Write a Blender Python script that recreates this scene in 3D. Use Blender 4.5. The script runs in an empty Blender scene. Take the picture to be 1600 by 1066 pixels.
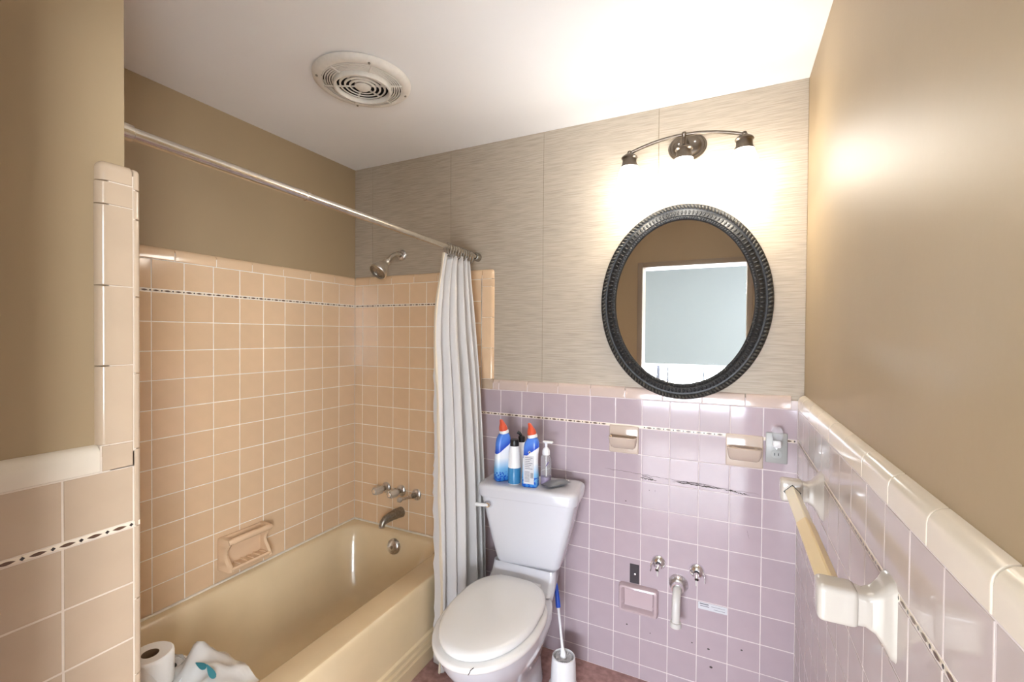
import bpy, bmesh, math, random
from mathutils import Vector, Matrix
random.seed(7)
D = bpy.data
SC = bpy.context.scene
COL = SC.collection
PI = math.pi

# ------------------------------------------------------------------ camera, world, light, exposure
F_PX = 701.4
CAM = Vector((-0.2255, -1.9029, 1.4284))
YAW, PITCH, ROLL = 0.4514, 0.01286, 0.00762
cam_d = D.cameras.new('camera'); cam = D.objects.new('camera', cam_d); COL.objects.link(cam)
cam_d.sensor_width = 36.0; cam_d.lens = F_PX / 1600 * 36.0; cam_d.clip_start = 0.01
_fw = Vector((-math.sin(YAW) * math.cos(PITCH), math.cos(YAW) * math.cos(PITCH), -math.sin(PITCH)))
_rt = Vector((math.cos(YAW), math.sin(YAW), 0)); _up = _rt.cross(_fw)
_r = math.cos(ROLL) * _rt + math.sin(ROLL) * _up; _u = -math.sin(ROLL) * _rt + math.cos(ROLL) * _up
_m = Matrix((_r, _u, -_fw)).transposed().to_4x4(); _m.translation = CAM
cam.matrix_world = _m
SC.camera = cam

w = D.worlds.new('world'); SC.world = w; w.use_nodes = True
w.node_tree.nodes['Background'].inputs[0].default_value = (0.72, 0.85, 1.0, 1)
w.node_tree.nodes['Background'].inputs[1].default_value = 2.0

# daylight entering by the bedroom window
la = D.lights.new('window_daylight', 'AREA'); la.shape = 'RECTANGLE'; la.size = 2.6; la.size_y = 1.8
la.energy = 190; la.color = (0.84, 0.89, 1.0)
lo = D.objects.new('window_daylight', la); COL.objects.link(lo)
lo.location = (-0.6, -4.82, 1.3); lo.rotation_euler = (PI / 2, 0, 0)
# added fill light outside a made-up, unseen side window, for the tub side
lb = D.lights.new('added_side_fill', 'AREA'); lb.shape = 'RECTANGLE'; lb.size = 1.45; lb.size_y = 1.4
lb.energy = 55; lb.color = (0.90, 0.95, 1.0)
lo2 = D.objects.new('added_side_fill', lb); COL.objects.link(lo2)
lo2.location = (1.45, -3.33, 1.55); lo2.rotation_euler = (PI / 2, 0, PI / 2)
LAMP_STRENGTH = 5.4
LAMP_COLOR = (1.0, 0.97, 0.91)

SC.view_settings.view_transform = 'Standard'; SC.view_settings.look = 'None'
SC.view_settings.gamma = 1.0; SC.view_settings.use_curve_mapping = False
SC.view_settings.exposure = 2.1

# ------------------------------------------------------------------ materials
def srgb(r, g, b):
    f = lambda c: c / 12.92 if c <= 0.04045 else ((c + 0.055) / 1.055) ** 2.4
    return (f(r / 255), f(g / 255), f(b / 255), 1)

class Mat:
    def __init__(s, name):
        s.m = D.materials.new(name); s.m.use_nodes = True
        s.nt = s.m.node_tree; s.b = s.nt.nodes['Principled BSDF']
    def n(s, t, **k):
        x = s.nt.nodes.new(t)
        for a, v in k.items(): setattr(x, a, v)
        return x
    def l(s, a, b): s.nt.links.new(a, b)

def mat(name, col, rough=0.5, metal=0.0, spec=0.5, var=0.0, vscale=(8, 8, 8), rnd=0.0, bump=0.0, bscale=(60, 60, 60), coat=0.0, trans=0.0, ior=1.5, col2=None, alpha=1.0, detail=4.0):
    M = Mat(name); b = M.b
    b.inputs['Base Color'].default_value = col
    b.inputs['Roughness'].default_value = rough; b.inputs['Metallic'].default_value = metal
    b.inputs['Specular IOR Level'].default_value = spec; b.inputs['Coat Weight'].default_value = coat
    b.inputs['Coat Roughness'].default_value = 0.04
    b.inputs['Transmission Weight'].default_value = trans; b.inputs['IOR'].default_value = ior
    b.inputs['Alpha'].default_value = alpha
    tc = None
    if var or bump: tc = M.n('ShaderNodeTexCoord')
    out = None
    if var:
        mp = M.n('ShaderNodeMapping'); mp.inputs['Scale'].default_value = vscale; M.l(tc.outputs['Object'], mp.inputs[0])
        nz = M.n('ShaderNodeTexNoise'); nz.inputs['Scale'].default_value = 1; nz.inputs['Detail'].default_value = detail; M.l(mp.outputs[0], nz.inputs[0])
        rp = M.n('ShaderNodeValToRGB'); rp.color_ramp.elements[0].position = 0.3; rp.color_ramp.elements[1].position = 0.7
        c2 = col2 or tuple(c * (1 - var) for c in col[:3]) + (1,)
        rp.color_ramp.elements[0].color = c2; rp.color_ramp.elements[1].color = col
        M.l(nz.outputs[0], rp.inputs[0]); out = rp.outputs[0]
    if rnd:
        oi = M.n('ShaderNodeObjectInfo'); mr = M.n('ShaderNodeMapRange')
        mr.inputs['To Min'].default_value = 1 - rnd; mr.inputs['To Max'].default_value = 1 + rnd; M.l(oi.outputs['Random'], mr.inputs[0])
        mx = M.n('ShaderNodeHueSaturation')
        if out: M.l(out, mx.inputs['Color'])
        else: mx.inputs['Color'].default_value = col
        M.l(mr.outputs[0], mx.inputs['Value']); out = mx.outputs[0]
    if out: M.l(out, b.inputs['Base Color'])
    if bump:
        mp = M.n('ShaderNodeMapping'); mp.inputs['Scale'].default_value = bscale; M.l(tc.outputs['Object'], mp.inputs[0])
        nz = M.n('ShaderNodeTexNoise'); nz.inputs['Scale'].default_value = 1; nz.inputs['Detail'].default_value = 3; M.l(mp.outputs[0], nz.inputs[0])
        bp = M.n('ShaderNodeBump'); bp.inputs['Strength'].default_value = bump; bp.inputs['Distance'].default_value = 0.003
        M.l(nz.outputs[0], bp.inputs['Height']); M.l(bp.outputs[0], b.inputs['Normal'])
    return M.m

def emis(name, col, strength, base=None):
    M = Mat(name); M.b.inputs['Base Color'].default_value = base or col
    M.b.inputs['Emission Color'].default_value = col; M.b.inputs['Emission Strength'].default_value = strength
    M.b.inputs['Roughness'].default_value = 0.4
    return M.m

m = {}
m['warm_lit_tile'] = mat('warm_lit_tile', srgb(226, 194, 158), 0.10, rnd=0.035, var=0.05, vscale=(14, 14, 14))  # one tile all round; the alcove's warm lamp light is put into this colour
m['cool_lit_tile'] = mat('cool_lit_tile', srgb(180, 163, 168), 0.08, rnd=0.025, var=0.05, vscale=(12, 12, 12))  # same tile, with the cool daylight from the doorway put into its colour
m['side_tile'] = mat('side_tile', srgb(192, 178, 172), 0.07, rnd=0.02, var=0.04, vscale=(12, 12, 12))  # right wall copy of the same tile, its greyer light put into the colour
m['wing_tile'] = mat('wing_tile', srgb(192, 170, 146), 0.15, rnd=0.025, var=0.05, vscale=(12, 12, 12))  # partition copy of the same tile, darkened to offset strong side light
m['cream_cap'] = mat('cream_cap', srgb(224, 212, 194), 0.12, rnd=0.02, var=0.04, vscale=(20, 20, 20))
m['rose_cap'] = mat('rose_cap', srgb(200, 180, 168), 0.10, rnd=0.02, var=0.04, vscale=(20, 20, 20))
m['wing_grout'] = mat('wing_grout', srgb(222, 207, 190), 0.9, var=0.1, vscale=(30, 30, 30))
m['mauve_grout'] = mat('mauve_grout', srgb(222, 210, 208), 0.9, var=0.1, vscale=(30, 30, 30))
m['grout'] = mat('grout', srgb(250, 243, 232), 0.9, var=0.12, vscale=(30, 30, 30), bump=0.3, bscale=(300, 300, 300))
m['liner'] = mat('liner_ivory', srgb(236, 222, 202), 0.2)
m['motif_brown'] = mat('motif_brown', srgb(92, 66, 48), 0.3)
m['motif_dark'] = mat('motif_dark', srgb(44, 36, 34), 0.3)
m['taupe'] = mat('taupe_paint', srgb(166, 144, 112), 0.50, spec=0.45, var=0.07, vscale=(3, 3, 1.6), bump=0.06, bscale=(70, 70, 70))
m['ceiling'] = mat('ceiling_paint', srgb(244, 243, 242), 0.75, var=0.03, vscale=(2, 2, 2), bump=0.05)
m['floor'] = mat('floor_terrazzo', srgb(190, 150, 142), 0.35, var=0.35, vscale=(40, 40, 40), col2=srgb(150, 112, 108), detail=8)
m['tub'] = mat('almond_enamel', srgb(230, 207, 168), 0.16, var=0.06, vscale=(7, 7, 7), coat=0.2)
m['caulk'] = mat('caulk', srgb(235, 225, 208), 0.6, var=0.15, vscale=(30, 30, 30))
m['porcelain'] = mat('white_porcelain', srgb(208, 208, 213), 0.10, coat=0.3)
m['seat'] = mat('seat_plastic', srgb(230, 228, 225), 0.22)
m['crack'] = mat('crack_dark', srgb(70, 62, 58), 0.8)
m['chrome'] = mat('chrome', (0.92, 0.92, 0.94, 1), 0.16, metal=1.0)
m['old_chrome'] = mat('pitted_chrome', (0.85, 0.83, 0.82, 1), 0.28, metal=1.0, var=0.5, vscale=(160, 160, 160), detail=8)
m['nickel'] = mat('brushed_nickel', (0.90, 0.86, 0.78, 1), 0.34, metal=1.0, var=0.2, vscale=(40, 40, 40))
m['rod'] = mat('rod_steel', (0.66, 0.61, 0.53, 1), 0.24, metal=1.0, var=0.15, vscale=(60, 60, 60))
m['dark_metal'] = mat('worn_dark_metal', (0.42, 0.39, 0.34, 1), 0.38, metal=1.0, var=0.4, vscale=(90, 90, 90))
m['bronze'] = mat('fixture_bronze', (0.17, 0.14, 0.11, 1), 0.30, metal=1.0, var=0.2, vscale=(40, 40, 40))
m['clear_knob'] = mat('smoky_acrylic', (0.85, 0.78, 0.68, 1), 0.12, trans=0.55, ior=1.45)
m['shade'] = emis('lit_frosted_glass', LAMP_COLOR + (1,), LAMP_STRENGTH, (1, 0.95, 0.85, 1))
m['frame_black'] = mat('frame_black', srgb(25, 24, 23), 0.42, var=0.35, vscale=(60, 60, 60))
m['frame_worn'] = mat('frame_worn', srgb(70, 65, 54), 0.42, var=0.6, vscale=(90, 90, 90), col2=srgb(36, 34, 32))
m['mirror'] = mat('mirror_silver', (0.90, 0.90, 0.90, 1), 0.012, metal=1.0)
m['curtain'] = mat('curtain_white', srgb(218, 215, 213), 0.85, spec=0.2, var=0.05, vscale=(20, 20, 3), bump=0.1, bscale=(500, 500, 500))
m['hem'] = mat('curtain_hem', srgb(224, 212, 192), 0.85, spec=0.2)
m['fan'] = mat('fan_plastic', srgb(230, 224, 214), 0.5, var=0.08, vscale=(60, 60, 60))
m['void'] = mat('fan_interior', srgb(30, 24, 20), 0.9)
m['dish_pink'] = mat('pink_ceramic', srgb(190, 170, 172), 0.10)
m['dish_beige'] = mat('beige_ceramic', srgb(198, 180, 164), 0.10)
m['dish_tan'] = mat('tan_ceramic', srgb(226, 194, 160), 0.14)
m['cream_ceramic'] = mat('cream_ceramic', srgb(192, 184, 174), 0.09, coat=0.3)
m['bar_yellow'] = mat('aged_plastic', srgb(226, 204, 160), 0.3)
m['bar_white'] = mat('pale_plastic', srgb(232, 222, 200), 0.35)
m['black'] = mat('black_plastic', srgb(26, 25, 26), 0.3)
m['tape'] = mat('dark_tape', srgb(52, 44, 48), 0.5)
m['pvc'] = mat('white_pvc', srgb(212, 208, 202), 0.3)
m['plate'] = mat('grey_cover_plate', srgb(166, 166, 162), 0.35)
m['clear_plastic'] = mat('clear_plastic', (0.95, 0.95, 0.97, 1), 0.06, trans=0.85, ior=1.2)
m['sticker'] = mat('sticker_white', srgb(205, 205, 208), 0.45)
m['print'] = mat('print_grey', srgb(120, 120, 130), 0.6)
m['print_dark'] = mat('print_dark', srgb(60, 60, 70), 0.6)
m['red_cap'] = mat('orange_red_cap', srgb(212, 84, 52), 0.35)
m['white_plastic'] = mat('white_plastic', srgb(238, 238, 238), 0.35)
m['blue_liquid'] = mat('blue_liquid', srgb(70, 150, 205), 0.1, trans=0.25)
m['purple_liquid'] = mat('purple_liquid', srgb(168, 140, 186), 0.1, trans=0.3)
m['brush_blue'] = mat('brush_blue', srgb(28, 82, 200), 0.35)
m['bristle'] = mat('bristle', srgb(205, 203, 203), 0.8)
m['paper'] = mat('tissue_paper', srgb(240, 237, 232), 0.95, spec=0.1, bump=0.2, bscale=(250, 250, 250))
m['cardboard'] = mat('cardboard_core', srgb(120, 96, 70), 0.9)
m['film'] = mat('plastic_film', srgb(228, 228, 226), 0.18, alpha=0.55)
m['teal'] = mat('teal_print', srgb(50, 118, 128), 0.3)
m['silver_foil'] = mat('silver_pouch', srgb(120, 122, 126), 0.35, metal=0.3)
m['bedroom'] = mat('bedroom_wall', srgb(214, 214, 208), 0.8)
m['blind'] = mat('blind_fabric', srgb(98, 101, 100), 0.9, trans=0.0)
m['casing'] = mat('door_casing', srgb(150, 133, 114), 0.4)
m['win_frame'] = mat('window_frame', srgb(70, 70, 78), 0.5)
m['bed_floor'] = mat('bedroom_floor', srgb(226, 222, 214), 0.4, var=0.05)

def wallpaper():
    M = Mat('grasscloth_wallpaper'); b = M.b
    tc = M.n('ShaderNodeTexCoord')
    def noise(sc, det):
        mp = M.n('ShaderNodeMapping'); mp.inputs['Scale'].default_value = sc; M.l(tc.outputs['Object'], mp.inputs[0])
        nz = M.n('ShaderNodeTexNoise'); nz.inputs['Scale'].default_value = 1; nz.inputs['Detail'].default_value = det; M.l(mp.outputs[0], nz.inputs[0])
        return nz.outputs[0]
    a = noise((10, 10, 260), 3); c = noise((1.3, 1.3, 2), 2)
    r = M.n('ShaderNodeValToRGB'); e = r.color_ramp.elements
    e[0].position = 0.30; e[0].color = srgb(162, 149, 131); e[1].position = 0.60; e[1].color = srgb(184, 171, 153)
    M.l(a, r.inputs[0])
    h = M.n('ShaderNodeHueSaturation'); mr = M.n('ShaderNodeMapRange'); mr.inputs['To Min'].default_value = 0.94; mr.inputs['To Max'].default_value = 1.04
    M.l(c, mr.inputs[0]); M.l(r.outputs[0], h.inputs['Color']); M.l(mr.outputs[0], h.inputs['Value']); M.l(h.outputs[0], b.inputs['Base Color'])
    bp = M.n('ShaderNodeBump'); bp.inputs['Strength'].default_value = 0.25; bp.inputs['Distance'].default_value = 0.002
    M.l(a, bp.inputs['Height']); M.l(bp.outputs[0], b.inputs['Normal'])
    b.inputs['Roughness'].default_value = 0.55
    return M.m
m['wallpaper'] = wallpaper()

def bottle_label():
    # printed sleeve: blue shoulder, diagonal edge, white that runs into pale then strong blue
    M = Mat('cleaner_sleeve'); b = M.b
    tc = M.n('ShaderNodeTexCoord'); sp = M.n('ShaderNodeSeparateXYZ'); M.l(tc.outputs['Object'], sp.inputs[0])
    r = M.n('ShaderNodeValToRGB'); e = r.color_ramp.elements
    e[0].position = 0.03; e[0].color = srgb(46, 128, 205); e[1].position = 0.5; e[1].color = srgb(240, 244, 250)
    k = e.new(0.27); k.color = srgb(128, 190, 232)
    mr = M.n('ShaderNodeMapRange'); mr.inputs['From Max'].default_value = 0.20; M.l(sp.outputs[2], mr.inputs[0]); M.l(mr.outputs[0], r.inputs[0])
    # flecks near the foot
    vo = M.n('ShaderNodeTexNoise'); vo.inputs['Scale'].default_value = 140; M.l(tc.outputs['Object'], vo.inputs[0])
    gt = M.n('ShaderNodeMath', operation='GREATER_THAN'); gt.inputs[1].default_value = 0.54; M.l(vo.outputs[0], gt.inputs[0])
    lt = M.n('ShaderNodeMath', operation='LESS_THAN'); lt.inputs[1].default_value = 0.042; M.l(sp.outputs[2], lt.inputs[0])
    mu = M.n('ShaderNodeMath', operation='MULTIPLY'); M.l(gt.outputs[0], mu.inputs[0]); M.l(lt.outputs[0], mu.inputs[1])
    mf = M.n('ShaderNodeMix', data_type='RGBA'); M.l(mu.outputs[0], mf.inputs[0]); M.l(r.outputs[0], mf.inputs[6]); mf.inputs[7].default_value = srgb(28, 84, 190)
    d = M.n('ShaderNodeMath', operation='MULTIPLY_ADD'); d.inputs[1].default_value = -0.75; M.l(sp.outputs[0], d.inputs[0]); M.l(sp.outputs[2], d.inputs[2])
    g = M.n('ShaderNodeMath', operation='GREATER_THAN'); g.inputs[1].default_value = 0.138; M.l(d.outputs[0], g.inputs[0])
    r2 = M.n('ShaderNodeValToRGB'); q = r2.color_ramp.elements
    q[0].position = 0.0; q[0].color = srgb(28, 70, 190); q[1].position = 0.45; q[1].color = srgb(82, 132, 222)
    m2 = M.n('ShaderNodeMapRange'); m2.inputs['From Min'].default_value = 0.138; m2.inputs['From Max'].default_value = 0.22; M.l(d.outputs[0], m2.inputs[0]); M.l(m2.outputs[0], r2.inputs[0])
    mx = M.n('ShaderNodeMix', data_type='RGBA'); M.l(g.outputs[0], mx.inputs[0]); M.l(mf.outputs[2], mx.inputs[6]); M.l(r2.outputs[0], mx.inputs[7])
    M.l(mx.outputs[2], b.inputs['Base Color']); b.inputs['Roughness'].default_value = 0.25
    return M.m
m['sleeve'] = bottle_label()

# ------------------------------------------------------------------ mesh helpers
class MB:
    def __init__(s): s.v = []; s.f = []; s.mi = []
    def add(s, vs, fs, mi=0):
        o = len(s.v); s.v += [tuple(x) for x in vs]; s.f += [tuple(i + o for i in f) for f in fs]; s.mi += [mi] * len(fs); return s
    def box(s, a, b, mi=0):
        (x0, y0, z0), (x1, y1, z1) = a, b
        x0, x1 = min(x0, x1), max(x0, x1); y0, y1 = min(y0, y1), max(y0, y1); z0, z1 = min(z0, z1), max(z0, z1)
        return s.add([(x0, y0, z0), (x1, y0, z0), (x1, y1, z0), (x0, y1, z0), (x0, y0, z1), (x1, y0, z1), (x1, y1, z1), (x0, y1, z1)],
                     [(0, 3, 2, 1), (4, 5, 6, 7), (0, 1, 5, 4), (1, 2, 6, 5), (2, 3, 7, 6), (3, 0, 4, 7)], mi)
    def rbox(s, a, b, r=0.004, seg=2, xf=None, mi=0):
        bm = bmesh.new(); bmesh.ops.create_cube(bm, size=1)
        c = [(a[i] + b[i]) / 2 for i in range(3)]; d = [abs(b[i] - a[i]) for i in range(3)]
        for v in bm.verts: v.co = Vector((c[0] + v.co.x * d[0], c[1] + v.co.y * d[1], c[2] + v.co.z * d[2]))
        bmesh.ops.bevel(bm, geom=list(bm.edges), offset=min(r, min(d) * 0.49), segments=seg, profile=0.5, affect='EDGES')
        bm.verts.index_update()
        vs = [(xf @ v.co if xf else v.co) for v in bm.verts]; fs = [[v.index for v in f.verts] for f in bm.faces]
        bm.free(); return s.add(vs, fs, mi)
    def loft(s, rings, cap0=True, cap1=True, closed=True, mi=0):
        n = len(rings[0]); vs = [p for r in rings for p in r]; fs = []
        for i in range(len(rings) - 1):
            for j in range(n if closed else n - 1):
                k = (j + 1) % n; fs.append((i * n + j, i * n + k, (i + 1) * n + k, (i + 1) * n + j))
        if cap0: fs.append(tuple(reversed(range(n))))
        if cap1: fs.append(tuple(range((len(rings) - 1) * n, len(rings) * n)))
        return s.add(vs, fs, mi)
    def lathe(s, prof, seg=24, xf=None, cap0=False, cap1=False, mi=0):
        rings = []
        for r, z in prof:
            ring = [Vector((r * math.cos(2 * PI * j / seg), r * math.sin(2 * PI * j / seg), z)) for j in range(seg)]
            rings.append([xf @ q if xf else q for q in ring])
        return s.loft(rings, cap0, cap1, True, mi)
    def tube(s, pts, rad, seg=12, caps=True, mi=0):
        pts = [Vector(q) for q in pts]; rings = []; up = None
        for i, q in enumerate(pts):
            t = (pts[min(i + 1, len(pts) - 1)] - pts[max(i - 1, 0)]).normalized()
            if up is None: up = Vector((0, 0, 1)) if abs(t.z) < 0.9 else Vector((1, 0, 0))
            a = t.cross(up).normalized(); up = a.cross(t).normalized()
            r = rad[i] if isinstance(rad, (list, tuple)) else rad
            rings.append([q + (a * math.cos(2 * PI * j / seg) + up * math.sin(2 * PI * j / seg)) * r for j in range(seg)])
        return s.loft(rings, caps, caps, True, mi)
    def build(s, name, mats, parent=None, smooth=True, angle=40):
        me = D.meshes.new(name); me.from_pydata(s.v, [], s.f)
        if not isinstance(mats, (list, tuple)): mats = [mats]
        for x in mats: me.materials.append(m[x])
        for p_, i in zip(me.polygons, s.mi): p_.material_index = i
        bm = bmesh.new(); bm.from_mesh(me); bmesh.ops.recalc_face_normals(bm, faces=bm.faces); bm.to_mesh(me); bm.free()
        me.validate()
        if smooth:
            me.polygons.foreach_set('use_smooth', [True] * len(me.polygons)); me.set_sharp_from_angle(angle=math.radians(angle))
        o = D.objects.new(name, me); COL.objects.link(o)
        if parent: o.parent = parent
        return o

def tag(o, label, cat, group=None, kind=None):
    o['label'] = label; o['category'] = cat
    if group: o['group'] = group
    if kind: o['kind'] = kind
    return o
def empty(name, loc, label, cat, group=None, rz=0.0, kind=None):
    o = D.objects.new(name, None); COL.objects.link(o); o.location = loc; o.rotation_euler = (0, 0, rz); o.empty_display_size = 0.05
    return tag(o, label, cat, group, kind)
def frame(t, to=None):
    """matrix whose z axis points along t, at point to"""
    t = Vector(t).normalized(); q = t.to_track_quat('Z', 'Y').to_matrix().to_4x4()
    if to: q.translation = Vector(to)
    return q
def rr(cx, cy, hx, hy, r, z, n=6, f=None):
    """rounded rectangle ring"""
    out = []
    for (sx, sy, a0) in ((1, 1, 0), (-1, 1, PI / 2), (-1, -1, PI), (1, -1, 1.5 * PI)):
        for k in range(n + 1):
            a = a0 + PI / 2 * k / n
            out.append(Vector((cx + sx * (hx - r) + r * math.cos(a), cy + sy * (hy - r) + r * math.sin(a), z)))
    return out

# ------------------------------------------------------------------ room constants
P = 0.1095           # tile pitch
LP = 0.0112          # liner pitch
Z0 = 1.1666          # underside of the wainscot cap
ZL = 1.6997          # underside of the alcove cap
XL = -2.1385         # alcove long wall, tile face
XW = -1.276          # partition, tile face
YF = -1.76           # wall with the doorway
RIM = 0.379          # tub rim
ZC = 2.358           # ceiling
DP = 0.014           # plaster lies this far behind the tile faces
CAPH = 0.050
DR = 0.020           # ... and this far on the right wall

TCACHE = {}
def tile_mesh(wd, ht, mt, rnd=(), R=0.015, e=0.0011, depth=0.009):
    """glazed tile in local u, v, n; plain edges eased by e, the edges in rnd (L R T B) rolled over with radius R"""
    key = (round(wd, 4), round(ht, 4), mt, tuple(rnd), R)
    if key in TCACHE: return TCACHE[key]
    st = [0.0, 0.1, 0.26, 0.46, 0.7, 1.0]
    def axis(L, lo, hi):
        a = [-L / 2 + R * t for t in st] if lo else [-L / 2, -L / 2 + 0.4 * e, -L / 2 + e, -L / 2 + 2 * e]
        b = [L / 2 - R * t for t in reversed(st)] if hi else [L / 2 - 2 * e, L / 2 - e, L / 2 - 0.4 * e, L / 2]
        return a + b
    us = axis(wd, 'L' in rnd, 'R' in rnd); vs = axis(ht, 'B' in rnd, 'T' in rnd)
    V = []; Fc = []
    for v in vs:
        for u in us:
            du = dv = 0.0; su = sv = 0
            if 'L' in rnd and u < -wd / 2 + R: du = -wd / 2 + R - u; su = -1
            if 'R' in rnd and u > wd / 2 - R: du = u - (wd / 2 - R); su = 1
            if 'B' in rnd and v < -ht / 2 + R: dv = -ht / 2 + R - v; sv = -1
            if 'T' in rnd and v > ht / 2 - R: dv = v - (ht / 2 - R); sv = 1
            d = math.hypot(du, dv); uu, vv = u, v
            if du and dv and d > R:
                k = R / d; uu -= su * du * (1 - k); vv -= sv * dv * (1 - k); d = R
            n = -(R - math.sqrt(max(0, R * R - d * d)))
            eu = 1.0 if su else (wd / 2 - abs(u)) / e; ev = 1.0 if sv else (ht / 2 - abs(v)) / e
            q = max(0.0, 1.0 - min(eu, ev)); n -= e * (1 - math.sqrt(max(0.0, 1 - q * q)))
            V.append((uu, vv, n))
    nu, nv = len(us), len(vs)
    for j in range(nv - 1):
        for i in range(nu - 1): Fc.append((j * nu + i, j * nu + i + 1, (j + 1) * nu + i + 1, (j + 1) * nu + i))
    edge = [i for i in range(nu)] + [j * nu + nu - 1 for j in range(1, nv)] + [(nv - 1) * nu + i for i in range(nu - 2, -1, -1)] + [j * nu for j in range(nv - 2, 0, -1)]
    base = len(V)
    for i in edge: V.append((V[i][0], V[i][1], -max(depth, R)))
    for k in range(len(edge)):
        q = (k + 1) % len(edge); Fc.append((edge[q], edge[k], base + k, base + q))
    me = D.meshes.new('tile'); me.from_pydata(V, [], Fc); me.materials.append(m[mt])
    me.polygons.foreach_set('use_smooth', [True] * len(me.polygons)); me.set_sharp_from_angle(angle=math.radians(60))
    TCACHE[key] = me
    return me

class Face:
    """a wall face: world point = o + u*U + v*Z, tiles look along N"""
    def __init__(s, o, U, N): s.o = Vector(o); s.U = Vector(U); s.N = Vector(N); s.V = Vector((0, 0, 1))
    def tile(s, parent, u0, u1, v0, v1, mt, rnd=(), name='tile', gap=0.0030, n=0.0, R=0.015, tilt=0.0022):
        wd = abs(u1 - u0) - gap; ht = v1 - v0 - gap
        if wd < 0.006 or ht < 0.006: return
        o = D.objects.new(name, tile_mesh(wd, ht, mt, rnd, R)); COL.objects.link(o)
        M = Matrix((s.U, s.V, s.N)).transposed().to_4x4()
        if tilt: M = M @ Matrix.Rotation(random.gauss(0, tilt), 4, 'X') @ Matrix.Rotation(random.gauss(0, tilt), 4, 'Y')
        M.translation = s.o + s.U * ((u0 + u1) / 2) + s.V * ((v0 + v1) / 2) + s.N * (n + random.uniform(-0.0003, 0.0003))
        o.parent = parent; o.matrix_world = M
        return o
    def slab(s, mb, u0, u1, v0, v1, n0, n1, mi=0):
        a = s.o + s.U * u0 + s.V * v0 + s.N * n0; b = s.o + s.U * u1 + s.V * v1 + s.N * n1
        return mb.box(a, b, mi)

def lines(a, b, first, pitch):
    """cut positions between a and b (a<b) on the lattice first + k*pitch"""
    k0 = math.ceil((a - first) / pitch - 1e-6); out = [a]
    x = first + k0 * pitch
    while x < b - 1e-6:
        if x > a + 0.004: out.append(x)
        x += pitch
    if b - out[-1] < 0.004: out[-1] = b
    else: out.append(b)
    return out

def rows_down(z, zmin, pitch=P):
    out = [z]
    while z - pitch > zmin + 0.006: z -= pitch; out.append(z)
    out.append(zmin); return out

def liner_run(face, parent, u0, u1, z_top, first, skip=()):
    """half-inch ivory liner pieces and their leaf-and-diamond inlay"""
    for a, b in zip(lines(u0, u1, first, 0.151)[:-1], lines(u0, u1, first, 0.151)[1:]):
        if any(a > s0 - 1e-3 and b < s1 + 1e-3 for s0, s1 in skip): continue
        face.tile(parent, a, b, z_top - LP, z_top, 'liner', name='liner_tile', gap=0.0014, tilt=0.0)
    per = 0.0377; leaf = MB()
    k = math.floor((u0 - first) / per)
    zc = z_top - LP / 2
    def pt(u, v): return face.o + face.U * u + face.V * v + face.N * 0.0006
    while first + k * per < u1:
        c = first + k * per
        dia = [(c + dx, zc + dz) for dx, dz in ((-0.0036, 0), (0, -0.0034), (0.0036, 0), (0, 0.0034))]
        lf = []
        for t in range(9): lf.append((c + 0.0075 + 0.0227 * t / 8, zc + 0.0031 * math.sin(PI * t / 8)))
        for t in range(7, 0, -1): lf.append((c + 0.0075 + 0.0227 * t / 8, zc - 0.0031 * math.sin(PI * t / 8)))
        for poly, mi in ((dia, 1), (lf, 0)):
            us = [q[0] for q in poly]
            if min(us) < u0 or max(us) > u1 or any(min(us) < s1 and max(us) > s0 for s0, s1 in skip): continue
            leaf.add([pt(*q) for q in poly], [tuple(range(len(poly)))], mi)
        k += 1
    o = leaf.build('liner_inlay', ['motif_brown', 'motif_dark'], parent, smooth=False); o['kind'] = 'stuff'
    return o

def cap_run(face, parent, cuts, zb, mt, ext=0.0012, R=0.0165, h=CAPH):
    for a, b in zip(cuts[:-1], cuts[1:]):
        face.tile(parent, a, b, zb, zb + h, mt, ('T',), name='cap_tile', n=ext, R=R)

# ------------------------------------------------------------------ structure shells
T = 0.12
def structure(name, mb, mats, label, cat='wall', smooth=False):
    return tag(mb.build(name, mats, None, smooth), label, cat, kind='structure')

floor = structure('floor', MB().box((XL - T, YF - T, -0.1), (DP + T, DP + T, 0.0)), 'floor', 'mauve speckled bathroom floor beneath the toilet and pink tiled wall', 'floor')
ceiling = structure('ceiling', MB().box((XL - T, YF, ZC), (DP + T, DP + T, ZC + 0.1)), 'ceiling', 'white bathroom ceiling with a round exhaust fan', 'ceiling')

# back wall (mirror, toilet, shower head)
FB = Face((0, 0, 0), (1, 0, 0), (0, -1, 0))
wb = structure('wall_back', MB().box((XL - T, DP, 0), (DP + T, DP + T, ZC)), 'taupe', 'back wall with grasscloth wallpaper above tile tinted pink and tan for its light')
seams = [XL - DP, -2.021, -1.504, -0.999, -0.495, DR]
for a, b in zip(seams[:-1], seams[1:]):
    zb = 1.20 if a > -1.1 else (1.72 if b < -1.4 else 1.20)
    mb = MB(); mb.rbox((a + 0.0006, DP - 0.0018, zb), (b - 0.0006, DP + 0.003, ZC - 0.001), 0.0008, 1)
    o = mb.build('wallpaper_panel', 'wallpaper', wb)
g = MB(); FB.slab(g, XL, -1.314, 0, ZL + 0.032, -0.016, -0.0007); FB.slab(g, -1.32, -1.262, Z0, ZL + 0.02, -0.016, -0.0007)
g.build('grout_bed', 'grout', wb, False)
g = MB(); FB.slab(g, -1.314, 0.0, 0, Z0 + 0.032, -0.016, -0.0008); g.build('grout_bed', 'mauve_grout', wb, False)
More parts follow.
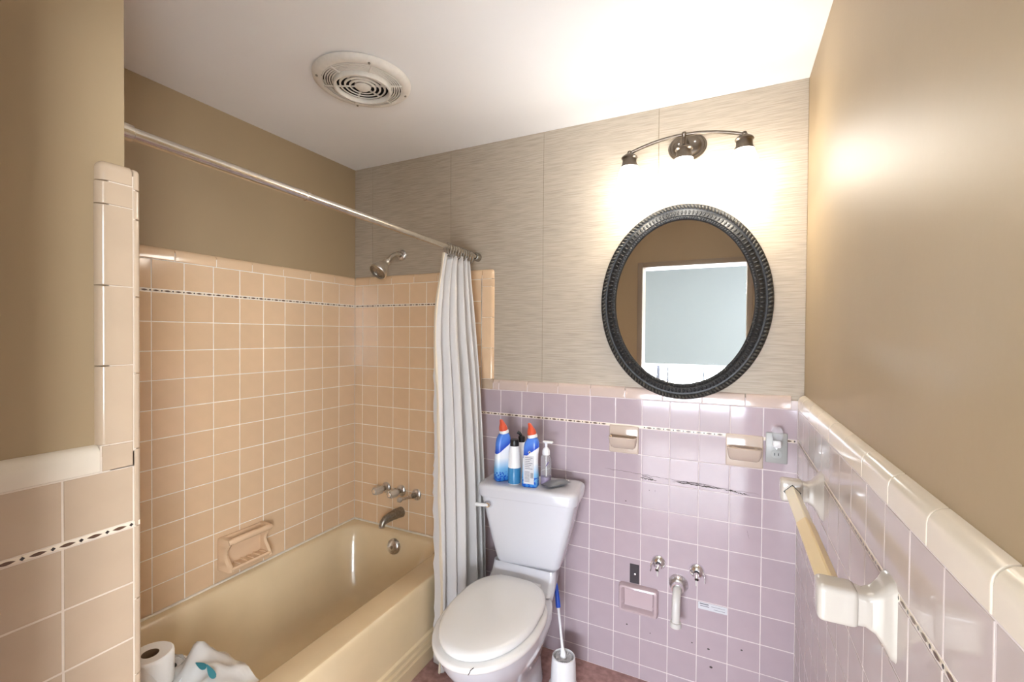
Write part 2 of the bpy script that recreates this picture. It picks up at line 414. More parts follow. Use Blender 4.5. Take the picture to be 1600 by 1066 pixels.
# alcove field
cols = [XL] + [-19 * P + k * P for k in range(0, 7)]       # ... to the border column
rz = [ZL] + [ZL - P, ] ; lower = rows_down(ZL - P - LP, RIM + 0.004)
for a, b in zip(cols[:-1], cols[1:]):
    FB.tile(wb, a, b, ZL - P, ZL, 'warm_lit_tile')
    for t, u in zip(lower[:-1], lower[1:]): FB.tile(wb, a, b, u, t, 'warm_lit_tile')
liner_run(FB, wb, XL + 0.001, cols[-1], ZL - P, XL)
# border column beside the bullnose, rows of its own
hb = (ZL - Z0) / 5
for k in range(5): FB.tile(wb, -13 * P, -12 * P, Z0 + k * hb, Z0 + (k + 1) * hb, 'warm_lit_tile')
# wainscot field
wl = rows_down(Z0 - P - LP, 0.0)
skip_b = {}
for k in range(-1, 12):
    a, b = (k - 12) * P, (k - 11) * P
    mt = 'warm_lit_tile' if k < 0 else 'cool_lit_tile'
    FB.tile(wb, a, b, Z0 - P, Z0, mt)
    for t, u in zip(wl[:-1], wl[1:]): FB.tile(wb, a, b, u, t, mt)
liner_run(FB, wb, -13 * P, -0.001, Z0 - P, -1.216, skip=((-0.688, -0.556), (-0.236, -0.108)))
cap_run(FB, wb, [XL] + [-2.029 + 0.1525 * k for k in range(0, 5)] + [-1.312], ZL, 'warm_lit_tile')
cap_run(FB, wb, [-1.248] + [-1.216 + 0.1495 * k for k in range(0, 9)], Z0, 'rose_cap')
FB.tile(wb, -1.312, -1.248, Z0, Z0 + CAPH, 'wing_tile', name='cap_tile', n=0.0012)
bz = [Z0 + CAPH, 1.366, 1.514, 1.664, 1.700]
for a, b in zip(bz[:-1], bz[1:]): FB.tile(wb, -1.312, -1.248, a, b, 'warm_lit_tile', ('R',), name='bullnose_tile', n=0.0012, gap=0.0018)
FB.tile(wb, -1.312, -1.248, 1.700, ZL + CAPH, 'warm_lit_tile', ('R', 'T'), name='bullnose_tile', n=0.0012, R=0.0165)

# alcove long wall
FL = Face((XL, 0, 0), (0, 1, 0), (1, 0, 0))
wlft = structure('wall_left', MB().box((XL - T, -1.46, 0), (XL - DP, DP + T, ZC)), 'taupe', 'long bathtub wall in tan tile with brown paint above')
g = MB(); FL.slab(g, -1.44, 0, 0, ZL + 0.032, -0.016, -0.0007); g.build('grout_bed', 'grout', wlft, False)
yl = [-1.425] + [-0.1142 - 0.1102 * j for j in range(11, -1, -1)] + [0.0]
for a, b in zip(yl[:-1], yl[1:]):
    FL.tile(wlft, a, b, ZL - P, ZL, 'warm_lit_tile')
    for t, u in zip(lower[:-1], lower[1:]): FL.tile(wlft, a, b, u, t, 'warm_lit_tile')
liner_run(FL, wlft, -1.425, -0.001, ZL - P, -0.02)
cap_run(FL, wlft, lines(-1.425, 0.0, -0.145, 0.1545), ZL, 'warm_lit_tile')

# right wall
FR = Face((0, 0, 0), (0, -1, 0), (-1, 0, 0))
wr = structure('wall_right', MB().box((DR, YF - T, 0), (DR + T, DP, ZC)), 'taupe', 'right wall with beige tile wainscot and towel bar, taupe paint above')
g = MB(); FR.slab(g, 0, -YF, 0, Z0 + 0.029, -0.021, -0.0007); g.build('grout_bed', 'mauve_grout', wr, False)
ur = lines(0.0, -YF, 0.5670, P)
for a, b in zip(ur[:-1], ur[1:]):
    FR.tile(wr, a, b, Z0 - P, Z0, 'side_tile')
    for t, u in zip(wl[:-1], wl[1:]): FR.tile(wr, a, b, u, t, 'side_tile')
liner_run(FR, wr, 0.001, -YF, Z0 - P, 0.02)
cap_run(FR, wr, lines(0.0, -YF, 0.712, 0.154), Z0, 'cream_cap', R=0.0235, h=0.0555)

# partition at the near end of the tub
FW = Face((XW, 0, 0), (0, 1, 0), (1, 0, 0))
ww = structure('wall_partition', MB().box((XL - T, YF, 0), (XW - DP, -1.443, ZC)), 'taupe', 'near partition wall beside the tub, brown paint over beige tile')
g = MB(); FW.slab(g, YF, -1.432, 0, Z0 + 0.029, -0.016, -0.0007); FW.slab(g, -1.487, -1.473, Z0, 1.2165, -0.016, -0.002); FW.slab(g, -1.473, -1.432, Z0, 1.732, -0.016, -0.0007)
g.box((XW - 0.016, -1.44, 0), (XW - 0.0008, -1.4312, 1.73)); g.build('grout_bed', 'wing_grout', ww, False)
uw = [YF, -1.6497, -1.5402, -1.4355]
for a, b in zip(uw[:-1], uw[1:]):
    FW.tile(ww, a, b, Z0 - P, Z0, 'wing_tile')
    for t, u in zip(wl[:-1], wl[1:]): FW.tile(ww, a, b, u, t, 'wing_tile')
liner_run(FW, ww, YF, -1.424, Z0 - P, -1.4400)
cap_run(FW, ww, [YF, -1.639, -1.486], Z0, 'cream_cap', R=0.020, h=0.054)
FW.tile(ww, -1.486, -1.4355, Z0, 1.216, 'wing_tile', name='cap_tile', n=0.0012)
wz = [1.216, 1.365, 1.516, 1.668, 1.711]
for a, b in zip(wz[:-1], wz[1:]): FW.tile(ww, -1.4915, -1.4355, a, b, 'wing_tile', ('L',), name='bullnose_tile', n=0.0012, gap=0.0018)
FW.tile(ww, -1.4915, -1.4355, 1.711, 1.752, 'wing_tile', ('L', 'T'), name='bullnose_tile', n=0.0012, R=0.0165)
ez = [0.0, 0.148, 0.299, 0.449, 0.60, 0.75, 0.901, 1.046, 1.199, 1.348, 1.498, 1.649, 1.706]
for a, b in zip(ez[:-1], ez[1:]): FW.tile(ww, -1.4355, -1.4215, a, b, 'wing_tile', ('R',), name='edge_tile', n=0.0008, R=0.0085, gap=0.002, tilt=0)
FW.tile(ww, -1.4355, -1.4215, 1.706, 1.748, 'wing_tile', ('R', 'T'), name='edge_tile', n=0.0008, R=0.0085, gap=0.002, tilt=0)
# tile on the partition's end, facing the shower
FE = Face((0, -1.425, 0), (-1, 0, 0), (0, 1, 0))
ue = lines(1.30, -XL - 0.004, 1.30, P)
g = MB(); FE.slab(g, 1.30, -XL, RIM, ZL + 0.03, -0.017, -0.0012); g.build('grout_bed', 'grout', ww, False)
for a, b in zip(ue[:-1], ue[1:]):
    for t, u in zip(rows_down(ZL, RIM + 0.004)[:-1], rows_down(ZL, RIM + 0.004)[1:]): FE.tile(ww, a, b, u, t, 'warm_lit_tile')

# wall with the doorway, behind the viewer, and the bedroom beyond it
DX0, DX1, DZ = -0.865, -0.105, 1.985
mb = MB(); mb.box((XW - DP, YF - T, 0), (DX0, YF, ZC)); mb.box((DX1, YF - T, 0), (DP, YF, ZC)); mb.box((DX0, YF - T, DZ), (DX1, YF, ZC))
structure('wall_front', mb, 'taupe', 'taupe wall around the doorway, seen in the oval mirror')
tr = empty('trim_1', (0, 0, 0), 'tan door casing around the doorway seen in the mirror', 'door frame', kind='structure')
for a, b in (((DX0 - 0.028, YF - T - 0.012, 0), (DX0 + 0.012, YF + 0.010, DZ + 0.028)), ((DX1 - 0.012, YF - T - 0.012, 0), (DX1 + 0.028, YF + 0.010, DZ + 0.028)), ((DX0 + 0.012, YF - T - 0.012, DZ - 0.012), (DX1 - 0.012, YF + 0.010, DZ + 0.028))):
    mb = MB(); mb.rbox(a, b, 0.004, 2); mb.build('casing_board', 'casing', tr)
mb = MB(); mb.box((DX1 - 0.0145, YF - 0.07, 1.74), (DX1 - 0.012, YF - 0.03, 1.84))
for z in (1.755, 1.79, 1.825): mb.lathe([(0.005, 0), (0.004, 0.003), (0.0, 0.0035)], 10, frame((-1, 0, 0), (DX1 - 0.0145, YF - 0.05, z)))
mb.build('hinge', 'chrome', tr)

BX0, BX1, BY = -2.6, 1.3, -4.7
structure('floor_bedroom', MB().box((BX0, BY, -0.1), (BX1, YF - T, 0.0)), 'bed_floor', 'pale bedroom floor beyond the doorway', 'floor')
structure('ceiling_bedroom', MB().box((BX0, BY, 2.42), (BX1, YF - T, 2.52)), 'ceiling', 'white bedroom ceiling beyond the doorway', 'ceiling')
mb = MB(); mb.box((BX0 - T, BY, 0), (BX0, YF - T, 2.42)); structure('wall_bedroom_left', mb, 'bedroom', 'pale bedroom side wall west of the window')
SY0, SY1, SZ0, SZ1 = -4.05, -2.6, 0.85, 2.25
mb = MB(); mb.box((BX1, BY, 0), (BX1 + T, SY0, 2.42)); mb.box((BX1, SY1, 0), (BX1 + T, YF - T, 2.42)); mb.box((BX1, SY0, 0), (BX1 + T, SY1, SZ0)); mb.box((BX1, SY0, SZ1), (BX1 + T, SY1, 2.42)); structure('wall_bedroom_right', mb, 'bedroom', 'pale bedroom side wall east of the window')
mb = MB(); mb.box((BX0, YF - T - 0.01, 0), (DX0 - 0.03, YF - T, 2.42)); mb.box((DX1 + 0.03, YF - T - 0.01, 0), (BX1, YF - T, 2.42)); mb.box((DX0 - 0.03, YF - T - 0.01, DZ + 0.03), (DX1 + 0.03, YF - T, 2.42))
structure('wall_bedroom_near', mb, 'bedroom', 'bedroom side of the wall around the doorway')
WX0, WX1, WZ0, WZ1 = -2.0, 0.8, 0.40, 2.2
mb = MB(); mb.box((BX0, BY - T, 0), (WX0, BY, 2.42)); mb.box((WX1, BY - T, 0), (BX1, BY, 2.42)); mb.box((WX0, BY - T, 0), (WX1, BY, WZ0)); mb.box((WX0, BY - T, WZ1), (WX1, BY, 2.42))
structure('wall_bedroom_far', mb, 'bedroom', 'pale bedroom wall holding the wide window')
win = empty('window_1', (0, 0, 0), 'wide bright bedroom window seen at the foot of the mirror', 'window', kind='structure')
for x in (WX0, WX1 - 0.05): MB().box((x, BY - 0.09, WZ0), (x + 0.05, BY - 0.03, WZ1)).build('window_frame', 'win_frame', win, False)
for z in (WZ0, WZ1 - 0.05): MB().box((WX0 + 0.05, BY - 0.09, z), (WX1 - 0.05, BY - 0.03, z + 0.05)).build('window_frame', 'win_frame', win, False)
for x in (-1.55, -1.16, -1.02, -0.55, -0.10, 0.35): MB().box((x, BY - 0.085, WZ0 + 0.05), (x + (0.05 if x == -1.16 else 0.025), BY - 0.035, WZ1 - 0.05)).build('mullion', 'win_frame', win, False)
MB().box((WX0 + 0.05, BY - 0.08, 0.80), (WX1 - 0.05, BY - 0.04, 0.815)).build('mullion', 'win_frame', win, False)
win2 = empty('added_side_window', (0, 0, 0), 'added unseen window in the bedroom side wall, lighting the tub side', 'window', kind='structure')  # added window, out of view, put in to carry the fill light
for y in (SY0, (SY0 + SY1) / 2 - 0.02, SY1 - 0.04): MB().box((BX1 + 0.03, y, SZ0), (BX1 + 0.08, y + 0.04, SZ1)).build('window_frame', 'win_frame', win2, False)
for z in (SZ0, (SZ0 + SZ1) / 2 - 0.02, SZ1 - 0.04): MB().box((BX1 + 0.035, SY0, z), (BX1 + 0.075, SY1, z + 0.04)).build('window_frame', 'win_frame', win2, False)
bl = empty('roller_blind', (-0.6, BY, WZ1), 'pale roller blind pulled down over the bedroom window, seen in the mirror', 'blind')
mb = MB(); mb.box((-1.52, 0.015, 1.04 - WZ1), (1.52, 0.018, 0.17)); mb.build('blind_fabric', 'blind', bl, False)
mb = MB(); mb.tube([(-1.54, 0.03, 0.18), (1.54, 0.03, 0.18)], 0.025); mb.build('roller_tube', 'white_plastic', bl)
mb = MB(); mb.rbox((-1.52, 0.008, 1.02 - WZ1), (1.52, 0.024, 1.045 - WZ1), 0.004); mb.build('hem_bar', 'white_plastic', bl)
cl = empty('ceiling_lamp', (-1.18, -3.9, 2.42), 'small white ceiling lamp reflected in the mirror top corner', 'lamp')
MB().lathe([(0.16, 0), (0.16, -0.015), (0.15, -0.02)], 32).build('base', 'white_plastic', cl)
m['lamp_dome'] = emis('lamp_dome', (1, 0.95, 0.88, 1), 3.0)
MB().lathe([(0.148, -0.015), (0.14, -0.045), (0.11, -0.075), (0.06, -0.092), (0.001, -0.097)], 32).build('glass_dome', 'lamp_dome', cl)

# ------------------------------------------------------------------ bathtub
XA = -1.376; TY0, TY1 = -1.424, -0.0
tub = empty('bathtub', ((XL + XA) / 2, (TY0 + TY1) / 2, 0), 'almond enamel bathtub in the tan tiled alcove', 'bathtub')
off = Vector(tub.location)
def tubring(x0, x1, y0, y1, r, z, n=8):
    return [q - off for q in rr((x0 + x1) / 2, (y0 + y1) / 2, (x1 - x0) / 2, (y1 - y0) / 2, r, z, n)]
XI = -1.487
rings = [tubring(XL + 0.002, XA - 0.012, TY0, TY1 - 0.002, 0.004, RIM),
         tubring(XL + 0.030, XI, TY0 + 0.06, TY1 - 0.035, 0.09, RIM - 0.001),
         tubring(XL + 0.036, XI - 0.008, TY0 + 0.068, TY1 - 0.042, 0.095, RIM - 0.006),
         tubring(XL + 0.042, XI - 0.016, TY0 + 0.08, TY1 - 0.05, 0.10, RIM - 0.018),
         tubring(XL + 0.055, XI - 0.028, TY0 + 0.088, TY1 - 0.064, 0.12, RIM - 0.09),
         tubring(XL + 0.075, XI - 0.046, TY0 + 0.095, TY1 - 0.085, 0.14, RIM - 0.20),
         tubring(XL + 0.098, XI - 0.070, TY0 + 0.105, TY1 - 0.108, 0.15, RIM - 0.275),
         tubring(XL + 0.125, XI - 0.098, TY0 + 0.118, TY1 - 0.135, 0.14, RIM - 0.310),
         tubring(XL + 0.17, XI - 0.14, TY0 + 0.15, TY1 - 0.18, 0.11, RIM - 0.322)]
MB().loft(rings, False, True).build('basin', 'tub', tub, angle=50)
# apron: one profile run along the tub
prof = [(XA - 0.012, RIM), (XA - 0.006, RIM - 0.001), (XA - 0.002, RIM - 0.005), (XA, RIM - 0.012), (XA + 0.002, RIM - 0.03), (XA + 0.002, 0.155),
        (XA + 0.010, 0.147), (XA + 0.010, 0.132), (XA - 0.002, 0.123), (XA - 0.002, 0.118), (XA + 0.007, 0.112), (XA + 0.007, 0.098), (XA - 0.006, 0.089), (XA - 0.006, 0.084), (XA + 0.003, 0.078), (XA + 0.003, 0.066), (XA - 0.012, 0.057), (XA - 0.012, 0.0)]
rings = [[Vector((x, y, z)) - off for x, z in prof] for y in (TY0, TY1 - 0.002)]
MB().loft(rings, False, False, closed=False).build('apron', 'tub', tub, angle=35)
mb = MB()
mb.tube([Vector((XL + 0.004, TY0, RIM + 0.002)) - off, Vector((XL + 0.004, -0.004, RIM + 0.002)) - off], 0.0055, 8)
mb.tube([Vector((XL + 0.004, -0.004, RIM + 0.002)) - off, Vector((XA, -0.004, RIM + 0.002)) - off], 0.0055, 8)
mb.build('caulk_bead', 'caulk', tub)
ov = MB().lathe([(0.0, 0.016), (0.012, 0.015), (0.030, 0.011), (0.038, 0.004), (0.040, -0.006)], 28, frame((0, -1, 0.16), Vector((-1.798, -0.066, 0.316)) - off)).build('overflow_plate', 'old_chrome', tub)
mb = MB(); M = frame((0, -1, 0.16), Vector((-1.798, -0.084, 0.319)) - off)
mb.lathe([(0.0, 0.004), (0.006, 0.003), (0.007, -0.004)], 12, M); mb.build('screw', 'dark_metal', ov)
mb = MB(); mb.lathe([(0.0, 0.004), (0.022, 0.003), (0.027, -0.002)], 24, frame((0, 0, 1), Vector((-1.81, -0.27, RIM - 0.322)) - off)); mb.build('drain', 'old_chrome', tub)

# toilet roll pack and loose roll in the near end of the tub
pk = empty('toilet_roll_pack', (-1.74, -1.17, 0.062), 'plastic wrapped pack of toilet rolls with teal print standing in the tub', 'toilet paper')
for i in range(3):
    for (dx, dy) in ((-0.058, -0.058), (0.058, -0.058), (-0.058, 0.058), (0.058, 0.058)):
        if i == 2 and dx > 0 and dy > 0: continue
        z = i * 0.105
        MB().lathe([(0.02, z + 0.002), (0.054, z + 0.002), (0.057, z + 0.008), (0.057, z + 0.098), (0.054, z + 0.104), (0.02, z + 0.104)], 28, Matrix.Translation((dx, dy, 0))).build('roll', 'paper', pk)
mb = MB(); random.seed(11)
NX, NZ = 56, 18
def crump(a, k): return 0.006 * math.sin(5 * a + 1.7 * k) + 0.004 * math.sin(11 * a - 2.3 * k) + 0.003 * math.sin(17 * a + 4.1 * k)
rings = []
for k in range(NZ + 1):
    z = 0.004 + 0.342 * k / NZ
    s = 0.124 - (0.05 * max(0, (k - 12) / 6) ** 2)
    ring = []
    for j in range(NX):
        a = 2 * PI * j / NX; ca, sa = math.cos(a), math.sin(a)
        q = s / max(abs(ca), abs(sa)) ** 0.75 + crump(a, k * 0.6)
        ring.append(Vector((q * ca, q * sa, z + (0.012 * math.sin(4 * a + k) if k > 10 else 0))))
    rings.append(ring)
wr_ = MB().loft(rings, False, False).build('wrapper', 'film', pk, angle=80)
mb = MB()
def petal(c, ex, ey, n, mi=0):
    c = Vector(c); ex = Vector(ex); ey = Vector(ey)
    ring = [c + ex * math.cos(2 * PI * j / n) + ey * math.sin(2 * PI * j / n) * (0.6 + 0.4 * math.cos(2 * PI * j / n)) for j in range(n)]
    top = [q + Vector((0, 0, 0.0015)) for q in ring]; mb.loft([ring, top])
petal((0.105, 0.060, 0.372), (0.020, 0.004, -0.004), (-0.004, 0.011, 0.004), 14); petal((0.150, 0.062, 0.368), (0.022, -0.002, -0.012), (0.004, 0.012, 0.0), 14)
mb.build('printed_leaf', 'teal', wr_)
# torn film tuft rising beside the loose roll
mb = MB(); rings = []
for i in range(15):
    u = i / 14; ring = []
    for j in range(15):
        v = j / 14
        x = -0.01 + 0.24 * u; y = 0.01 + 0.15 * v
        hgt = 0.322 + 0.085 * math.exp(-((u - 0.28) / 0.2) ** 2 - ((v - 0.5) / 0.35) ** 2) + 0.03 * math.exp(-((u - 0.66) / 0.15) ** 2 - ((v - 0.55) / 0.4) ** 2)
        hgt += 0.008 * math.sin(19 * u + 7 * v) + 0.006 * math.sin(13 * v - 21 * u) - 0.12 * max(0, u - 0.75) ** 1.3
        ring.append(Vector((x, y, hgt)))
    rings.append(ring)
mb.loft(rings, False, False, closed=False).build('torn_film', 'film', pk, angle=80)
tr_ = empty('toilet_roll', (-1.745, -1.188, 0.062 + 0.317), 'loose white toilet roll standing on the wrapped pack in the tub', 'toilet paper')
MB().lathe([(0.021, 0.012), (0.021, 0.106), (0.052, 0.108), (0.0565, 0.104), (0.0575, 0.098), (0.0575, 0.006), (0.054, 0.0), (0.021, 0.0)], 40).build('paper', 'paper', tr_)
MB().lathe([(0.0205, 0.002), (0.0205, 0.1065), (0.0215, 0.1065)], 32).build('cardboard_core', 'cardboard', tr_)
rings = [[Vector((0.0585 * math.cos(a), 0.0585 * math.sin(a), z)) for z in (0.004, 0.104)] for a in [-1.75 + 0.13 * k for k in range(9)]]
rings += [[Vector((0.0585 * math.cos(-0.71) + 0.010 * k, 0.0585 * math.sin(-0.71) + 0.012 * k, z - 0.004 * k)) for z in (0.002, 0.104 - 0.02 * k)] for k in (1, 2)]
MB().loft(rings, False, False, closed=False).build('loose_sheet', 'paper', tr_)

# ------------------------------------------------------------------ tub fittings on the back wall
def faucet_handle(x, z, kind, label):
    o = empty('tub_faucet_handle', (x, 0, z), label, 'faucet handle', 'tub faucet handles')
    M = frame((-0.12, -1, 0.02))
    MB().lathe([(0.0, 0.012), (0.015, 0.012), (0.025, 0.008), (0.030, 0.002), (0.031, -0.001)], 28, M).build('escutcheon', 'old_chrome', o)
    MB().lathe([(0.013, 0.008), (0.013, 0.032), (0.010, 0.036), (0.0, 0.036)], 20, M).build('stem', 'dark_metal', o)
    if kind == 'knob':
        rings = []
        for z_, s in ((0.030, 0.7), (0.034, 0.95), (0.040, 1.0), (0.078, 0.94), (0.084, 0.86), (0.086, 0.6)):
            rings.append([M @ Vector(((0.021 + 0.0018 * math.cos(6 * a)) * s * math.cos(a), (0.021 + 0.0018 * math.cos(6 * a)) * s * math.sin(a), z_)) for a in [2 * PI * k / 36 for k in range(36)]])
        MB().loft(rings).build('knob', 'clear_knob', o)
        MB().lathe([(0.0, 0.088), (0.010, 0.0875), (0.012, 0.0855)], 16, M).build('cap', 'chrome', o)
    else:
        a = M @ Vector((0, 0, 0.034)); b = a + Vector((-0.055, -0.030, -0.018))
        MB().tube([a, a.lerp(b, 0.5), b], [0.012, 0.008, 0.009], 14).build('lever', 'old_chrome', o)
        MB().lathe([(0.0, 0.014), (0.009, 0.012), (0.014, 0.004), (0.014, -0.004), (0.009, -0.012), (0.0, -0.014)], 16, frame(b - a, b)).build('ball', 'clear_knob', o)
faucet_handle(-1.905, 0.590, 'knob', 'ribbed tub faucet knob nearest the alcove corner')
faucet_handle(-1.802, 0.590, 'knob', 'ribbed tub faucet knob in the middle of the three, above the spout')
faucet_handle(-1.700, 0.585, 'lever', 'tub faucet handle with exposed stem, nearest the shower curtain')
o = empty('tub_spout', (-1.80, 0, 0.475), 'dull metal tub spout above the overflow plate', 'spout')
pts = [(0, 0.0, 0), (-0.006, -0.03, 0.001), (-0.013, -0.07, -0.002), (-0.019, -0.105, -0.009), (-0.022, -0.122, -0.020), (-0.023, -0.126, -0.036)]
MB().tube(pts, [0.028, 0.027, 0.024, 0.020, 0.017, 0.015], 20).build('body', 'dark_metal', o)
MB().lathe([(0.0, 0.001), (0.012, 0.001), (0.0155, 0.0), (0.0155, 0.008)], 18, frame((0, 0, -1), (-0.023, -0.126, -0.0325))).build('nozzle', 'old_chrome', o)

o = empty('shower_fixture', (-1.815, DP, 1.853), 'brushed metal shower head on a bent arm above the tub tile', 'shower head')
MB().lathe([(0.012, 0.014), (0.020, 0.012), (0.028, 0.006), (0.030, -0.002)], 24, frame((0, -1, 0), (0, 0, 0))).build('flange', 'old_chrome', o)
arm = [(0, 0, 0), (0.0, -0.03, 0.002), (0.0, -0.055, -0.002), (0.0, -0.08, -0.016), (0.0, -0.115, -0.050)]
MB().tube(arm, 0.0105, 16).build('arm', 'nickel', o)
hd = Vector((-0.10, -0.72, -0.72)); M = frame(hd, (0.0, -0.112, -0.047))
hb_ = MB().lathe([(0.012, -0.004), (0.017, 0.0), (0.018, 0.012), (0.015, 0.02), (0.021, 0.027), (0.034, 0.048), (0.041, 0.070), (0.045, 0.082), (0.046, 0.090), (0.043, 0.094)], 32, M).build('head', 'nickel', o)
MB().lathe([(0.043, 0.090), (0.040, 0.088), (0.030, 0.091), (0.028, 0.088), (0.018, 0.091), (0.016, 0.089), (0.0, 0.091)], 32, M).build('spray_face', 'dark_metal', hb_)

# ceramic soap dish with grab bar on the long wall
o = empty('soap_dish', (XL, -0.662, 0.503), 'tan ceramic soap dish with grab bar on the long tub wall', 'soap dish')
mb = MB(); W2 = 0.099
mb.rbox((-0.004, -W2, -0.070), (0.016, W2, 0.068), 0.008, 3); mb.build('back_plate', 'dish_tan', o)
for s in (-1, 1):
    mb = MB(); rings = []
    for t in range(9):
        z = 0.070 - 0.132 * t / 8; d = 0.060 + 0.018 * math.cos(2 * PI * t / 8) if t else 0.066
        rings.append([Vector((0.004, s * W2 - s * 0.018, z)), Vector((d, s * W2 - s * 0.020, z)), Vector((d + 0.004, s * W2 - s * 0.010, z)), Vector((d - 0.004, s * W2 - s * 0.001, z)), Vector((0.004, s * W2, z))])
    mb.loft(rings); mb.build('side_wall', 'dish_tan', o, angle=50)
MB().tube([(0.070, -W2 + 0.004, 0.060), (0.073, -W2 + 0.02, 0.062), (0.073, W2 - 0.02, 0.062), (0.070, W2 - 0.004, 0.060)], [0.010, 0.0135, 0.0135, 0.010], 14).build('grab_bar', 'dish_tan', o)
mb = MB(); mb.rbox((0.004, -W2 + 0.012, -0.068), (0.076, W2 - 0.012, -0.052), 0.006, 3); mb.build('tray', 'dish_tan', o)
mb = MB(); mb.rbox((0.068, -W2 + 0.012, -0.060), (0.080, W2 - 0.012, -0.046), 0.005, 3); mb.build('tray_lip', 'dish_tan', o)
for k in range(6):
    y = -0.072 + 0.029 * k; mb = MB(); mb.rbox((0.020, y - 0.004, -0.054), (0.066, y + 0.004, -0.046), 0.003, 2); mb.build('ridge', 'dish_tan', o)

# ------------------------------------------------------------------ curtain rod, rings, curtain
RA, RB = Vector((-1.334, -1.426, 1.836)), Vector((-1.343, DP, 1.809))
o = empty('curtain_rod', RA, 'long metal shower curtain rod spanning the bathtub alcove', 'curtain rod')
rl = lambda t: (RB - RA) * t
MB().tube([rl(0.0), rl(0.31)], 0.0135, 20).build('outer_tube', 'rod', o)
MB().tube([rl(0.305), rl(1.0)], 0.0118, 20).build('inner_tube', 'rod', o)
MB().tube([rl(0.302), rl(0.305), rl(0.312)], [0.0145, 0.0148, 0.0135], 20).build('collar', 'rod', o)
MB().lathe([(0.0138, 0.016), (0.0165, 0.014), (0.0172, 0.004), (0.0172, -0.006)], 24, frame(RB - RA, (0, 0, 0))).build('end_cap', 'rod', o)
MB().lathe([(0.014, 0.034), (0.019, 0.032), (0.021, 0.012), (0.021, -0.002)], 24, frame(RA - RB, RB - RA)).build('end_cap', 'dark_metal', o)

def rod_pt(y): t = (y - RA.y) / (RB.y - RA.y); return RA + (RB - RA) * t
RING_Y = [-0.255, -0.232, -0.213, -0.192, -0.170, -0.147, -0.128, -0.108, -0.086, -0.060]
for i, y in enumerate(RING_Y):
    c = rod_pt(y); lean = random.uniform(-0.25, 0.25)
    pts = []
    for k in range(25):
        a = 2 * PI * k / 24; e = 0.020 if math.sin(a) > 0 else 0.036
        pts.append((0.0195 * math.cos(a), lean * 0.4 * e * math.sin(a), e * math.sin(a) - 0.004))
    o = MB().tube(pts, 0.0021, 8, caps=False).build('curtain_ring', 'dark_metal'); o.location = c
    tag(o, 'small metal curtain ring on the rod above the white curtain', 'curtain ring', 'rings bunched at the back end of the rod')

cu = empty('shower_curtain', (-1.325, -0.20, 0.03), 'white shower curtain gathered in folds beside the toilet tank', 'curtain')
NS, NZc = 420, 46
HT = 1.787 - 0.03
VAL = [-0.05, 0.135, 0.215, 0.33, 0.47, 0.545, 0.655, 0.735, 0.82, 0.89, 0.955, 1.03]     # valleys between the folds
DEP = [0.085, 0.110, 0.135, 0.105, 0.140, 0.100, 0.130, 0.095, 0.115, 0.085, 0.060]
def fold(s):
    for k in range(len(DEP)):
        if s <= VAL[k + 1]:
            t = min(1, max(0, (s - VAL[k]) / (VAL[k + 1] - VAL[k]))); return DEP[k] * (math.sin(PI * t) ** 0.6)
    return 0.0
def cpt(s, t):
    """s across the cloth from its free edge, t from bottom 0 to top 1"""
    wd = 1 - t
    yA = -0.375 + 0.108 * max(0, (t - 0.78) / 0.22) ** 1.5 + 0.004 * math.sin(9 * t); yB = -0.036 - 0.020 * t
    xA = -1.362 + 0.004 * wd; xB = -1.366 + 0.030 * wd
    y = yA + (yB - yA) * s; x = xA + (xB - xA) * s
    amp = 1.0 - 0.66 * t ** 3
    x += amp * fold(s + (0.014 * math.sin(5 * t + 8 * s) + 0.008 * math.sin(13 * t + 21 * s)) * (1 - 0.6 * t)) - 0.012 * t ** 4
    if t > 0.92: x += 0.007 * math.sin(2 * PI * s * 12) * (t - 0.92) / 0.08
    if t < 0.26: x = max(x, -1.3685)
    return Vector((x, y, 0.03 + HT * t - (0.012 * abs(math.sin(PI * s * 10.0)) if t > 0.985 else 0))) - Vector(cu.location)
rings = [[cpt(i / NS, k / NZc) for i in range(NS + 1)] for k in range(NZc + 1)]
cl_o = MB().loft(rings, False, False, closed=False).build('cloth', 'curtain', cu, angle=85)
sm = cl_o.modifiers.new('thickness', 'SOLIDIFY'); sm.thickness = 0.0012
rings = [[cpt(0, k / NZc) + Vector((dx, dy + 0.003 * math.sin(k * 0.9), 0)) for dx, dy in ((-0.003, 0.012), (-0.006, -0.004), (0.003, -0.006), (0.005, 0.010))] for k in range(NZc + 1)]
MB().loft(rings, True, True).build('side_hem', 'hem', cu, angle=60)

# ------------------------------------------------------------------ toilet
TX = -0.995
TO = empty('toilet', (TX, -0.06, 0), 'white two-piece toilet with closed lid and cracked seat', 'toilet', rz=math.radians(1.5))
OY = -0.06
def L(x, y, z): return Vector((x, y - OY, z))
def oval(hw, y0, y1, z, n=48, back=0.62, sq=2.0):
    """elongated outline: round front at y0 (near), flatter back at y1; hw half width"""
    yc = y1 + (y0 - y1) * 0.48; out = []
    for k in range(n):
        a = 2 * PI * k / n; c, s = math.cos(a), math.sin(a)
        if s < 0:   # front
            out.append(L(hw * c, yc + (yc - y0) * s, z))
        else:
            ex = 2.0 / 3.4
            out.append(L(hw * (abs(c) ** ex) * (1 if c >= 0 else -1) * (1 - (1 - back) * s ** 1.6), yc + (y1 - yc) * (abs(s) ** ex), z))
    return out
